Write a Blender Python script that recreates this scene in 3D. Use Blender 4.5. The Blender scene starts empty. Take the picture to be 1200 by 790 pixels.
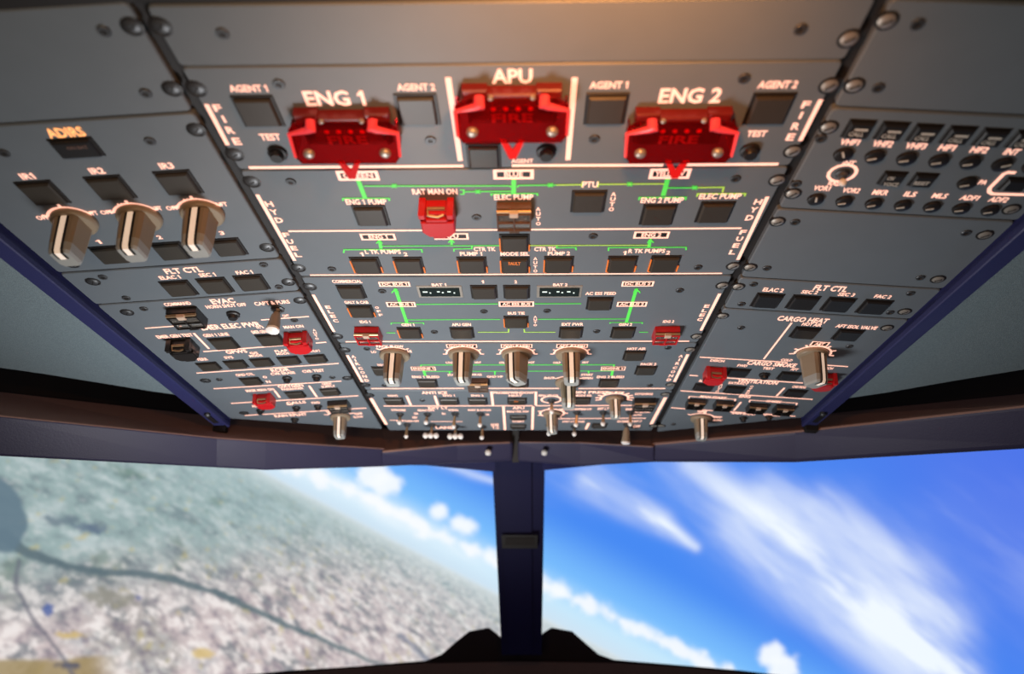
import bpy, math, random
import numpy as np
from mathutils import Matrix, Vector

# ------------------------------------------------------------------ camera, world, lights, exposure
FPX = 813.0                      # focal length in pixels of the 1200x790 frame
PITCH = math.radians(14.0)       # the camera looks up and forward
CAM = Vector((0.0, 0.0, 1.45))
cx_, sx_ = math.cos(PITCH), math.sin(PITCH)

def cw(p):                       # camera frame (x right, y down, z ahead) to world
    return Vector((p[0], p[2]*cx_ + p[1]*sx_, p[2]*sx_ - p[1]*cx_)) + CAM
def cdir(p):
    return cw(p) - CAM

sc = bpy.context.scene
col = sc.collection
cd = bpy.data.cameras.new('camera')
cam = bpy.data.objects.new('camera', cd)
col.objects.link(cam)
cam.location = CAM
cam.rotation_euler = (math.pi/2 + PITCH, 0, 0)
cd.sensor_width = 36.0
cd.lens = FPX/1200*36.0
cd.clip_start = 0.01
cd.dof.use_dof = True
cd.dof.focus_distance = 0.47
cd.dof.aperture_fstop = 6.2
sc.camera = cam
sc.view_settings.view_transform = 'Standard'
sc.view_settings.look = 'None'
sc.view_settings.gamma = 1.0
sc.view_settings.exposure = 0.0
sc.view_settings.use_curve_mapping = False

w = bpy.data.worlds.new('world')
sc.world = w
w.use_nodes = True
w.node_tree.nodes['Background'].inputs[0].default_value = (0.50, 0.60, 0.85, 1)
w.node_tree.nodes['Background'].inputs[1].default_value = 0.035

def lamp(name, kind, p, target, energy, color, size=0.1, size_y=None, spot=None):
    l = bpy.data.lights.new(name, kind)
    l.energy = energy
    l.color = color
    if kind == 'AREA':
        l.size = size
        if size_y:
            l.shape = 'RECTANGLE'
            l.size_y = size_y
    else:
        l.shadow_soft_size = size
    if spot:
        l.spot_size = math.radians(spot)
        l.spot_blend = 1.0
    o = bpy.data.objects.new(name, l)
    col.objects.link(o)
    o.location = cw(p)
    o.rotation_euler = (cw(target) - cw(p)).to_track_quat('-Z', 'Y').to_euler()
    return o

# panel frame found from the photograph's own lines (camera frame, unit distance to the panel plane)
AX, AY, AZ = -0.44857, 0.01941, 0.00708
def rot3(a, b, c):
    ca, sa, cb, sb, cc, sn = np.cos(a), np.sin(a), np.cos(b), np.sin(b), np.cos(c), np.sin(c)
    return (np.array([[1,0,0],[0,ca,-sa],[0,sa,ca]]) @ np.array([[cb,0,sb],[0,1,0],[-sb,0,cb]])
            @ np.array([[cc,-sn,0],[sn,cc,0],[0,0,1]]))
FR = rot3(AX, AY, AZ) @ np.array([[1,0,0],[0,0,1],[0,1,0.]]).T
U, V, N = FR.T
H = 0.223                        # metres from the lens to the panel plane
UL, UR, AL, AR = -0.65043, 0.58952, 0.07416, 0.07439

def pan(u, v, w):                # a point by panel coordinates, camera frame in metres
    return (u*U + v*V + (w - 1)*N)*H

lamp('dome_lamp', 'SPOT', pan(0.12, 0.44, 0.36), pan(0.08, 0.95, 0.0), 1.75, (1.0, 0.35, 0.085), 0.012, spot=118)
lamp('warm_fill', 'AREA', pan(-0.35, -0.7, 1.3), pan(-0.2, 1.7, 0.0), 0.75, (1.0, 0.66, 0.38), 0.12)  # added warm fill behind the lens, lifts the upper plates
lamp('forward_fill', 'SPOT', pan(-0.55, 2.3, 1.65), pan(-0.25, 2.3, 0.0), 7.6, (0.97, 0.96, 0.96), 0.06, spot=128)  # added fill from ahead and below, brightens the lower panels

# ------------------------------------------------------------------ materials
def mat(name, color, rough=0.5, metal=0.0, emit=None, estr=0.0, spec=0.5, noise=None, bump=0.0, bscale=400.0, alpha=None, trans=0.0, coat=0.0):
    m = bpy.data.materials.new(name)
    m.use_nodes = True
    nt = m.node_tree
    b = nt.nodes['Principled BSDF']
    b.inputs['Base Color'].default_value = (*color, 1)
    b.inputs['Roughness'].default_value = rough
    b.inputs['Metallic'].default_value = metal
    b.inputs['Specular IOR Level'].default_value = spec
    b.inputs['Coat Weight'].default_value = coat
    if emit:
        b.inputs['Emission Color'].default_value = (*emit, 1)
        b.inputs['Emission Strength'].default_value = estr
    if trans:
        b.inputs['Transmission Weight'].default_value = trans
        b.inputs['IOR'].default_value = 1.3
    if alpha is not None:
        b.inputs['Alpha'].default_value = alpha
    tc = nt.nodes.new('ShaderNodeTexCoord')
    if noise:
        n = nt.nodes.new('ShaderNodeTexNoise')
        n.inputs['Scale'].default_value = noise[0]
        n.inputs['Detail'].default_value = 4
        r = nt.nodes.new('ShaderNodeMix')
        r.data_type = 'RGBA'
        r.inputs[6].default_value = (*[c*(1-noise[1]) for c in color], 1)
        r.inputs[7].default_value = (*[min(1, c*(1+noise[1])) for c in color], 1)
        nt.links.new(tc.outputs['Object'], n.inputs['Vector'])
        nt.links.new(n.outputs['Fac'], r.inputs[0])
        nt.links.new(r.outputs[2], b.inputs['Base Color'])
    if bump:
        n = nt.nodes.new('ShaderNodeTexNoise')
        n.inputs['Scale'].default_value = bscale
        n.inputs['Detail'].default_value = 3
        bp = nt.nodes.new('ShaderNodeBump')
        bp.inputs['Strength'].default_value = bump
        bp.inputs['Distance'].default_value = 0.001
        nt.links.new(tc.outputs['Object'], n.inputs['Vector'])
        nt.links.new(n.outputs['Fac'], bp.inputs['Height'])
        nt.links.new(bp.outputs['Normal'], b.inputs['Normal'])
    return m

M = {
    'plate': mat('panel_paint', (0.148, 0.176, 0.200), 0.46, noise=(60, 0.06), bump=0.12, bscale=1800),
    'gap': mat('black_backing', (0.012, 0.010, 0.010), 0.6, noise=(80, 0.3)),
    'bezel': mat('black_bezel', (0.013, 0.011, 0.010), 0.45, noise=(200, 0.2)),
    'cap': mat('dark_cap', (0.042, 0.036, 0.028), 0.42, noise=(300, 0.1)),
    'capcool': mat('black_cap', (0.016, 0.016, 0.017), 0.4, noise=(300, 0.1)),
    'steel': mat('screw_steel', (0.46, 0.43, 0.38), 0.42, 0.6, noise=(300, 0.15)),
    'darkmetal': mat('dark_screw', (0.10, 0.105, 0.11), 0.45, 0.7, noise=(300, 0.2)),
    'ring': mat('black_washer', (0.015, 0.014, 0.014), 0.5, noise=(300, 0.2)),
    'knob': mat('knob_beige', (0.29, 0.235, 0.165), 0.42, noise=(120, 0.06)),
    'knobtop': mat('knob_grey_tip', (0.36, 0.37, 0.35), 0.45, noise=(120, 0.06)),
    'white': mat('white_pointer_glow', (0.85, 0.82, 0.76), 0.4, emit=(1, 0.74, 0.55), estr=0.45, noise=(200, 0.03)),  # glow added to the pointer paint to keep it bright
    'black': mat('black_line', (0.01, 0.01, 0.01), 0.5, noise=(200, 0.2)),
    'red': mat('red_guard', (0.62, 0.012, 0.016), 0.35, noise=(200, 0.08)),
    'redclear': mat('red_clear_plastic', (0.90, 0.020, 0.022), 0.10, trans=0.96, noise=(100, 0.05)),
    'smoke': mat('smoky_frame', (0.13, 0.075, 0.05), 0.25, noise=(200, 0.2)),
    'hinge': mat('pale_hinge_clip', (0.62, 0.47, 0.36), 0.35, noise=(200, 0.1)),
    'darkred': mat('dark_red_hinge', (0.16, 0.010, 0.010), 0.35, noise=(200, 0.2)),
    'redhouse': mat('red_black_housing', (0.045, 0.010, 0.008), 0.4, noise=(100, 0.2)),
    'rededge': mat('red_edge_glow', (0.90, 0.07, 0.09), 0.3, emit=(1.0, 0.05, 0.06), estr=0.22, noise=(200, 0.05)),  # glow stands in for light caught in the guard edges
    'clear': mat('smoky_clear_plastic', (0.75, 0.70, 0.64), 0.12, trans=0.9, noise=(200, 0.05)),
    'blackguard': mat('black_guard', (0.016, 0.014, 0.013), 0.28, noise=(200, 0.2)),
    'brass': mat('brass_clip', (0.52, 0.35, 0.20), 0.38, 0.8, noise=(200, 0.1)),
    'silver': mat('pale_tip', (0.92, 0.90, 0.86), 0.25, noise=(200, 0.03)),
    'lit': mat('backlit_legend', (0.8, 0.5, 0.4), 0.5, emit=(1.0, 0.50, 0.37), estr=1.15),
    'litamber': mat('backlit_amber', (0.8, 0.4, 0.2), 0.5, emit=(1.0, 0.40, 0.12), estr=1.2),
    'litgreen': mat('backlit_green', (0.1, 0.6, 0.1), 0.5, emit=(0.06, 0.66, 0.05), estr=0.62),
    'litlime': mat('backlit_lime', (0.4, 0.6, 0.1), 0.5, emit=(0.32, 0.62, 0.05), estr=0.6),
    'orange': mat('orange_lamp', (0.5, 0.15, 0.03), 0.4, emit=(1.0, 0.20, 0.03), estr=0.5),
    'ink': mat('grey_print', (0.60, 0.57, 0.50), 0.6, noise=(200, 0.05)),
    'dimink': mat('dim_print', (0.16, 0.09, 0.07), 0.5, noise=(200, 0.05)),
    'lcd': mat('display_glass', (0.02, 0.03, 0.03), 0.06, noise=(200, 0.1)),
    'glint': mat('glass_glints', (0.5, 0.6, 0.55), 0.4, emit=(0.75, 0.9, 0.85), estr=0.8),  # glow stands in for bright reflections on the display glass
    'rail': mat('navy_rail', (0.030, 0.034, 0.125), 0.42, noise=(30, 0.08), bump=0.1, bscale=900),
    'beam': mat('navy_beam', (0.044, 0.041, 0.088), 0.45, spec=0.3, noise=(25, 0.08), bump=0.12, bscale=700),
    'ledge': mat('beam_ledge', (0.42, 0.26, 0.22), 0.28, noise=(25, 0.1)),  # warm light reflected from the panel, put into the ledge colour
    'post': mat('navy_post', (0.008, 0.010, 0.085), 0.55, spec=0.25, noise=(25, 0.08)),
    'liner': mat('grey_liner', (0.20, 0.265, 0.295), 0.75, noise=(700, 0.32), bump=0.5, bscale=1500),
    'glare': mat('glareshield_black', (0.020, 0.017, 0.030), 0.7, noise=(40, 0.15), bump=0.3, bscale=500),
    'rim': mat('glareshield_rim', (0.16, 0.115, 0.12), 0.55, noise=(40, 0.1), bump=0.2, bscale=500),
}

# ------------------------------------------------------------------ mesh helper
class MB:
    def __init__(s):
        s.v = []; s.f = []; s.m = []
    def add(s, verts, faces, mi=0):
        b = len(s.v)
        s.v += [tuple(p) for p in verts]
        s.f += [tuple(i+b for i in f) for f in faces]
        s.m += [mi]*len(faces)
        return s
    def loops(s, rings, mi=0, cap0=True, cap1=True, close=False):
        n = len(rings[0]); vs = [p for r in rings for p in r]; fs = []
        k = len(rings)
        for j in range(k if close else k-1):
            a, b = j*n, ((j+1) % k)*n
            for i in range(n):
                fs.append((a+i, a+(i+1) % n, b+(i+1) % n, b+i))
        if cap0 and not close: fs.append(tuple(reversed(range(n))))
        if cap1 and not close: fs.append(tuple(range((k-1)*n, k*n)))
        return s.add(vs, fs, mi)
    def prism(s, poly, z0, z1, ch=0.0, top=1.0, mi=0):
        # poly counter-clockwise in x,y; chamfer ch on the z1 rim
        c = np.mean(np.array(poly), 0)
        def sc_(k): return [(c[0]+(p[0]-c[0])*k, c[1]+(p[1]-c[1])*k) for p in poly]
        r = [[(x, y, z0) for x, y in poly]]
        pt = sc_(top)
        if ch:
            zc = z1 - math.copysign(ch, z1-z0)
            r.append([(x, y, zc) for x, y in pt])
            pt = inset(pt, ch)
        r.append([(x, y, z1) for x, y in pt])
        return s.loops(r, mi)
    def box(s, x0, x1, y0, y1, z0, z1, ch=0.0, top=1.0, mi=0):
        return s.prism([(x0, y0), (x1, y0), (x1, y1), (x0, y1)], z0, z1, ch, top, mi)
    def lathe(s, prof, cx=0, cy=0, n=16, mi=0, sy=1.0):
        r = [[(cx+q*math.cos(2*math.pi*i/n), cy+q*sy*math.sin(2*math.pi*i/n), z) for i in range(n)] for q, z in prof]
        return s.loops(r, mi)
    def tube(s, path, rad, n=6, mi=0):
        P = [Vector(p) for p in path]; r = []
        for i, p in enumerate(P):
            d = (P[min(i+1, len(P)-1)] - P[max(i-1, 0)]).normalized()
            a = d.cross(Vector((0, 0, 1)))
            if a.length < 0.1: a = d.cross(Vector((1, 0, 0)))
            a.normalize(); b = d.cross(a)
            q = rad[i] if isinstance(rad, (list, tuple)) else rad
            r.append([tuple(p + a*q*math.cos(2*math.pi*k/n) + b*q*math.sin(2*math.pi*k/n)) for k in range(n)])
        return s.loops(r, mi)
    def ribbon(s, path, wd, z=0.0015, mi=0, close=False):
        P = [Vector((p[0], p[1])) for p in path]; n = len(P); L = []; R = []
        for i in range(n):
            if close:
                a, b = P[i-1], P[(i+1) % n]
            else:
                a, b = P[max(i-1, 0)], P[min(i+1, n-1)]
            d1 = (P[i]-a); d2 = (b-P[i])
            d1 = d1.normalized() if d1.length else d2.normalized()
            d2 = d2.normalized() if d2.length else d1
            t = (d1+d2)
            t = t.normalized() if t.length > 1e-6 else d1
            nn = Vector((-t.y, t.x)); k = 1/max(0.4, abs(t.dot(d1)))
            L.append((P[i].x+nn.x*wd/2*k, P[i].y+nn.y*wd/2*k, z)); R.append((P[i].x-nn.x*wd/2*k, P[i].y-nn.y*wd/2*k, z))
        vs = L+R; fs = []
        for i in range(n if close else n-1):
            j = (i+1) % n
            fs.append((i, n+i, n+j, j))
        return s.add(vs, fs, mi)
    def mesh(s, name, mats, k=1.0, smooth=False):
        me = bpy.data.meshes.new(name)
        me.from_pydata([(x*k, y*k, z*k) for x, y, z in s.v], [], s.f)
        for m in (mats if isinstance(mats, (list, tuple)) else [mats]):
            me.materials.append(M[m] if isinstance(m, str) else m)
        me.polygons.foreach_set('material_index', s.m)
        if smooth:
            me.polygons.foreach_set('use_smooth', [True]*len(s.f))
            try: me.set_sharp_from_angle(angle=math.radians(40))
            except Exception: pass
        me.update()
        return me

def inset(poly, d):
    n = len(poly); out = []
    for i in range(n):
        p = Vector(poly[i]); a = Vector(poly[i-1]); b = Vector(poly[(i+1) % n])
        d1 = (p-a).normalized(); d2 = (b-p).normalized()
        n1 = Vector((-d1.y, d1.x)); n2 = Vector((-d2.y, d2.x))
        q = (n1+n2); q = q/max(0.2, (1+n1.dot(n2)))
        out.append((p.x+q.x*d, p.y+q.y*d))
    return out

def link(name, me, parent=None, loc=(0, 0, 0), rz=0.0):
    o = bpy.data.objects.new(name, me)
    col.objects.link(o)
    if parent: o.parent = parent
    o.location = loc
    o.rotation_euler = (0, 0, rz)
    return o
def tag(o, label=None, cat=None, group=None, kind=None):
    for k, v_ in (('label', label), ('category', cat), ('group', group), ('kind', kind)):
        if v_: o[k] = v_
    return o

# ------------------------------------------------------------------ the three panel planes
class Plane:
    def __init__(s, hinge, side, ang):
        if side == 0:
            s.O = -N; s.X = U; s.N = N
        else:
            e = math.cos(ang)*U*side + math.sin(ang)*N
            s.O = -N + hinge*U; s.X = e*side
            n = np.cross(e, V)*side
            s.N = n if n @ N > 0 else -n
        s.Y = -V
        R = np.array([cdir(s.X), cdir(s.Y), cdir(s.N)]).T
        s.R = Matrix(R.tolist()).to_4x4()
    def hit(s, px, py, w=0.0):
        d = np.array([(px-600)/FPX, (py-395)/FPX, 1.0])
        O = s.O + s.N*w
        t = (O @ s.N)/(d @ s.N)
        X = d*t - O
        return X @ s.X, X @ s.Y
    def size(s, px, py, w=0.0):
        a = s.hit(px-2, py, w); b = s.hit(px+2, py, w); c = s.hit(px, py-2, w); d = s.hit(px, py+2, w)
        return (b[0]-a[0])/4, (c[1]-d[1])/4
    def world(s, x, y, w=0.0):
        return cw((s.O + x*s.X + y*s.Y + w*s.N)*H)
PC, PL, PR = Plane(0, 0, 0), Plane(UL, -1, AL), Plane(UR, 1, AR)

FONT = {}
RAW = {}
def glyphs(jobs):
    """meshes of short words, unit box centred on the origin"""
    jobs = set(jobs)
    jobs |= {t[:i+1] for t in jobs for i, c in enumerate(t) if c == '1'} | {'1'}
    todo = sorted({j for j in jobs if j not in FONT})
    raw = RAW
    obs = []
    for t in todo:
        c = bpy.data.curves.new('word', 'FONT')
        c.body = t; c.size = 1.0; c.offset = 0.03; c.resolution_u = 2; c.fill_mode = 'FRONT'
        o = bpy.data.objects.new('word', c); col.objects.link(o); obs.append(o)
    dg = bpy.context.evaluated_depsgraph_get(); dg.update()
    for t, o in zip(todo, obs):
        e = o.evaluated_get(dg); me = e.to_mesh()
        v_ = np.array([tuple(p.co) for p in me.vertices]).reshape(-1, 3)
        f = [tuple(p.vertices) for p in me.polygons]
        e.to_mesh_clear()
        raw[t] = (v_, f)
    for t in todo:
        v_, f = raw[t]
        v_ = v_.copy(); f = list(f)
        bw = np.ptp(raw['1'][0][:, 0]) if '1' in raw else 0.1
        for i, c in enumerate(t):
            if c == '1':
                xr_ = raw[t[:i+1]][0][:, 0].max(); top = raw['1'][0][:, 1].max(); n0 = len(v_)
                v_ = np.vstack([v_, [(xr_-bw*.5, top, 0), (xr_-bw*.5, top-.17, 0), (xr_-bw-.13, top-.28, 0), (xr_-bw-.13, top-.16, 0)]])
                f.append((n0, n0+3, n0+2, n0+1))
        lo, hi = v_[:, :2].min(0), v_[:, :2].max(0)
        # numerals such as 1 are narrow: keep their box as it is
        v2 = (v_[:, :2]-(lo+hi)/2)/(hi-lo)
        FONT[t] = (v2, f)
    for o in obs:
        c = o.data; bpy.data.objects.remove(o); bpy.data.curves.remove(c)

class Module:
    """one lift-out panel: plate, fasteners, lettering and controls"""
    def __init__(s, name, P, poly, label, px=False, cat='control panel', group=None, chamfer=0.004):
        s.P = P
        if px: poly = [P.hit(*q) for q in poly]
        a = sum(poly[i][0]*poly[(i+1) % len(poly)][1]-poly[(i+1) % len(poly)][0]*poly[i][1] for i in range(len(poly)))
        if a < 0: poly = poly[::-1]
        s.c = np.mean(np.array(poly), 0)
        s.e = bpy.data.objects.new(name, None); col.objects.link(s.e)
        s.e.empty_display_size = 0.01
        s.e.matrix_world = Matrix.Translation(P.world(*s.c)) @ P.R
        tag(s.e, label, cat, group)
        loc = [(x-s.c[0], y-s.c[1]) for x, y in poly]
        # rounded corners
        rp = []
        n = len(loc)
        for i in range(n):
            p = Vector(loc[i]); a_ = Vector(loc[i-1]); b_ = Vector(loc[(i+1) % n]); r = 0.012
            p1 = p+(a_-p).normalized()*r; p2 = p+(b_-p).normalized()*r
            for t in (0, .33, .67, 1):
                q = p1*(1-t)**2+p*2*t*(1-t)+p2*t*t
                rp.append((q.x, q.y))
        link('plate', MB().prism(rp, -0.016, 0.0, 0.0025).mesh('plate', 'plate', H), s.e)
        s.texts = []; s.prints = {}
    def at(s, px, py, w=0.0):
        x, y = s.P.hit(px, py, w)
        return x-s.c[0], y-s.c[1]
    def put(s, name, me, px, py, rz=0.0, z=0.0, w=0.0):
        x, y = s.at(px, py, w)
        return link(name, me, s.e, (x*H, y*H, z*H), rz)
    def mb(s, key):
        return s.prints.setdefault(key, MB())
    def text(s, t, px, py, wpx, hpx, m='lit', z=0.0016, w=0.0, shear=0.0):
        if z > 0.01: w, z = z, 0.0001
        s.texts.append((t, px, py, wpx, hpx, m, z, w))
    def vtext(s, t, p0, p1, wpx, hpx, m='lit'):
        n = len(t)
        for i, ch in enumerate(t):
            k = i/max(1, n-1)
            wd = wpx*(0.3 if ch == 'I' else 1)
            s.text(ch, p0[0]+(p1[0]-p0[0])*k, p0[1]+(p1[1]-p0[1])*k, wd, hpx, m)
    def line(s, pts, wd=0.006, m='lit', z=0.0014):
        L = sum(math.dist(a, b) for a, b in zip(pts, pts[1:]))
        if L < 14:
            s.mb(m).ribbon([s.at(*p) for p in pts], wd, z)
        else:
            nm = {'lit': 'divider_line', 'litgreen': 'flow_line', 'litlime': 'flow_line'}.get(m, 'line')
            link(nm, MB().ribbon([s.at(*p) for p in pts], wd, z).mesh(nm, m, H), s.e)
    def frame(s, x0, x1, y0, y1, wd=0.006, m='lit', fill=None, t=None, th=None, tw=None):
        cx, cy = (x0+x1)/2, (y0+y1)/2
        a, b = s.at(cx, cy); sx, sy = s.P.size(cx, cy)
        hw, hh = (x1-x0)/2*sx-wd/2, (y1-y0)/2*sy-wd/2
        f_ = link('legend_frame', MB().ribbon([(a-hw, b-hh), (a+hw, b-hh), (a+hw, b+hh), (a-hw, b+hh)], wd, 0.0018, close=True).mesh('legend_frame', m, H), s.e)
        bk = MB().add([(a-hw, b-hh, 0.0009), (a+hw, b-hh, 0.0009), (a+hw, b+hh, 0.0009), (a-hw, b+hh, 0.0009)], [(0, 1, 2, 3)])
        link('legend_backing', bk.mesh('legend_backing', 'black', H), f_)
        if t: s.text(t, cx, cy, tw or (x1-x0)*0.72, th or (y1-y0)*0.5)
    def arc(s, px, py, r, a0, a1, wd=0.006, ticks=0, m='lit', tl=0.016):
        a, b = s.at(px, py)
        k = 14
        q = MB()
        q.ribbon([(a+r*math.cos(math.radians(a0+(a1-a0)*i/k)), b+r*math.sin(math.radians(a0+(a1-a0)*i/k))) for i in range(k+1)], wd, 0.0016)
        for i in range(ticks):
            t = math.radians(a0+(a1-a0)*i/max(1, ticks-1))
            q.ribbon([(a+r*math.cos(t), b+r*math.sin(t)), (a+(r+tl)*math.cos(t), b+(r+tl)*math.sin(t))], wd, 0.0016)
        link('scale_ring', q.mesh('scale_ring', m, H), s.e)
    def finish(s):
        for t, px, py, wpx, hpx, m, z, w_ in s.texts:
            v2, f = FONT[t]
            a, b = s.at(px, py, w_); sx, sy = s.P.size(px, py, w_)
            s.mb(m).add([(a+x*wpx*sx, b+y*hpx*sy, z+w_) for x, y in v2], f)
        names = {'lit': 'lettering', 'litamber': 'amber_lettering', 'litgreen': 'flow_arrow', 'litlime': 'flow_tick', 'black': 'legend_backing', 'ink': 'printed_mark', 'dimink': 'dim_lettering', 'orange': 'warning_lettering'}
        for k, b in s.prints.items():
            if b.f: link(names.get(k, 'printed_mark'), b.mesh(names.get(k, 'print'), k, H), s.e)['kind'] = 'stuff'

# ------------------------------------------------------------------ shared part meshes (in units of the panel distance)
S = 0.082
PM = {}
def pm(name, builder, mats, smooth=False):
    if name not in PM: PM[name] = builder().mesh(name, mats, H, smooth)
    return PM[name]

def button(m, px, py, k=1.0, amber=False, kind='cap', ky=1.0):
    h = S*k/2; hy = h*ky
    key = f'{k:.2f}_{ky:.2f}'
    b = m.put('push_button', pm('bezel'+key, lambda: MB().box(-h, h, -hy, hy, -0.004, 0.003, 0.001), 'bezel'), px, py)
    i = h*0.86; iy = hy*0.86
    link('cap', pm('cap'+key+kind, lambda: MB().box(-i, i, -iy, iy, 0.0, 0.0105, 0.0035), kind), b)
    if amber:
        def ind():
            q = MB()
            q.box(-h*1.02, -h*0.93, -hy*.9, hy*.6, 0.003, 0.0055)
            q.box(h*0.93, h*1.02, -hy*.9, -hy*.2, 0.003, 0.0055)
            q.box(-h*0.9, -h*0.3, -hy*1.02, -hy*.93, 0.003, 0.0045)
            return q
        link('indicator_light', pm('ind'+key, ind, 'orange'), b)
    return b

def round_button(m, px, py, k=1.0):
    r = 0.021*k
    b = m.put('round_button', pm(f'rb{k:.2f}', lambda: MB().lathe([(r, -0.003), (r, 0.006), (r*.86, 0.008)], n=20), 'ring', True), px, py)
    link('cap', pm(f'rbc{k:.2f}', lambda: MB().lathe([(r*.72, 0.004), (r*.70, 0.016), (r*.6, 0.019)], n=18), 'capcool', True), b)
    return b

def dzus(m, px, py, k=1.0, dark=True, rz=None):
    def f():
        q = MB()
        q.lathe([(0.0205, -0.003), (0.0205, 0.0015), (0.0165, 0.0025), (0.0155, 0.0008)], n=20, mi=0)
        q.lathe([(0.0158, 0.0), (0.0150, 0.0022), (0.010, 0.0045), (0.004, 0.0052)], n=20, mi=1)
        q.box(-0.0095, 0.0095, -0.0017, 0.0017, 0.003, 0.0057, mi=0)
        return q
    b = m.put('quarter_turn_fastener', pm('dzus'+str(dark), f, ['ring', 'darkmetal' if dark else 'steel'], True), px, py, rnd.uniform(0.5, 1.1) if rz is None else rz)  # difference in light put into the metal: some darker, some bright
    b.scale = (k, k, 1)
    return b
def screw(m, px, py):
    def f():
        q = MB()
        q.lathe([(0.0118, -0.003), (0.0118, 0.002), (0.0105, 0.0032), (0.0060, 0.0032), (0.0055, 0.001)], n=14, mi=0)
        q.prism([(0.0052*math.cos(t*math.pi/3), 0.0052*math.sin(t*math.pi/3)) for t in range(6)], 0.0008, 0.0016, mi=1)
        return q
    return m.put('small_screw', pm('screw', f, ['darkmetal', 'ring'], True), px, py, rnd.uniform(0, 1))

def knob(m, px, py, rz=0.0, k=1.0, hh=0.108, dark=False, label=None):
    """rotary selector: flat skirt, straight bar handle, pale tip, white pointer with black edges"""
    key = f'{k:.2f}_{hh:.3f}'
    LV = [(0.012, 0.0320, 0.041), (hh*.45, 0.0305, 0.039), (hh*.76, 0.0285, 0.037), (hh*.94, 0.0270, 0.035), (hh, 0.0235, 0.030)]
    def skirt():
        return MB().lathe([(0.053*k, 0.0), (0.055*k, 0.003), (0.054*k, 0.011), (0.050*k, 0.015), (0.030*k, 0.016)], n=32)
    def ring(z, a, b):
        pts = [(-a, -b*.62), (-a*.70, -b), (a*.70, -b), (a, -b*.62), (a, b*.80), (a*.72, b), (-a*.72, b), (-a, b*.80)]
        return [(x*k, y*k, z) for x, y in pts]
    def front(z, f):
        for (z0, _, y0), (z1, _, y1) in zip(LV, LV[1:]):
            if z <= z1+1e-6: return (y0+(y1-y0)*(z-z0)/(z1-z0))*k+f
        return LV[-1][2]*k+f
    def strip(wd, f):
        q = MB(); zs = [0.014+f]+[l[0] for l in LV[1:]]
        pts = [(front(max(z, 0.012), f), z) for z in zs]
        pts[-1] = (pts[-1][0], hh+f); pts.append((0.004*k, hh+f))
        n = len(pts)
        return q.add([(-wd, y, z) for y, z in pts]+[(wd, y, z) for y, z in pts], [(i, i+1, n+i+1, n+i) for i in range(n-1)])
    b = m.put('rotary_knob', pm('skirt'+key, skirt, 'knob', True), px, py, rz)
    link('handle', pm('handle'+key, lambda: MB().loops([ring(*l) for l in LV[:3]]), 'knob'), b)
    link('knob_tip', pm('tip'+key, lambda: MB().loops([ring(*l) for l in LV[2:]]), 'knobtop'), b)
    link('pointer_outline', pm('po'+key, lambda: strip(0.0135*k, 0.0006), 'black'), b)
    link('pointer_line', pm('pl'+key, lambda: strip(0.0072*k, 0.0014), 'white'), b)
    if label: b['label'] = label
    return b

def small_knob(m, px, py, rz=0.5, k=1.0):
    r = 0.019*k
    b = m.put('volume_knob', pm(f'vk{k:.2f}', lambda: MB().lathe([(r*1.05, 0.0), (r*1.05, 0.003), (r, 0.007), (r*.85, 0.0085)], n=20), 'bezel', True), px, py, rz)
    link('pointer_line', pm(f'vkl{k:.2f}', lambda: MB().box(-r*.12, r*.12, -r*.15, r*.80, 0.0084, 0.0095), 'ink'), b)
    return b

def toggle(m, px, py, tpx, tpy, hh=0.045, k=1.0, tips=1, big=False):
    """lever leaning so its tip stands at tpx,tpy seen at height hh"""
    x, y = m.at(px, py); x2, y2 = m.at(tpx, tpy, hh)
    b = m.put('toggle_switch', pm(f'tg{k:.2f}', lambda: MB().lathe([(0.017*k, 0), (0.017*k, 0.004), (0.012*k, 0.006), (0.010*k, 0.013), (0.007*k, 0.014)], n=8), 'darkmetal', True), px, py)
    dx, dy = x2-x, y2-y
    q = MB()
    if big:
        q.tube([(0, 0, 0.006), (dx*.2, dy*.2, hh*.2)], [0.004, 0.005], 8)
        link('lever', q.mesh('lever', 'brass', H, True), b)
        q = MB(); q.tube([(dx*.2, dy*.2, hh*.2), (dx*.35, dy*.35, hh*.35), (dx*.9, dy*.9, hh*.9)], [0.010, 0.0145, 0.020], 12)
        link('lever_sleeve', q.mesh('lever_sleeve', 'knob', H, True), b)
        q = MB(); q.tube([(dx*.9, dy*.9, hh*.9), (dx*.96, dy*.96, hh*.97), (dx, dy, hh*1.02)], [0.0205, 0.020, 0.012], 12)
        link('lever_tip', q.mesh('lever_tip', 'silver', H, True), b)
        return b
    q.tube([(0, 0, 0.006), (dx*.5, dy*.5, hh*.5), (dx*.92, dy*.92, hh*.92)], [0.0042*k, 0.0058*k, 0.0075*k], 8)
    if tips > 1:
        q.tube([(dx-0.026, dy, hh*.9), (dx+0.026, dy, hh*.9)], 0.006, 8)
    link('lever', q.mesh('lever', 'brass', H, True), b)
    for i in range(tips):
        ox = (i-(tips-1)/2)*0.024
        q = MB(); r = 0.0095*k if tips == 1 else 0.0125
        q.lathe([(r*.5, -r), (r, -r*.45), (r*1.05, r*.1), (r*.75, r*.7), (r*.3, r)], ox, 0, n=10)
        link('lever_tip', q.mesh('lever_tip', 'silver', H, True), b, (dx*H, dy*H, hh*H))
    return b

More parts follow.
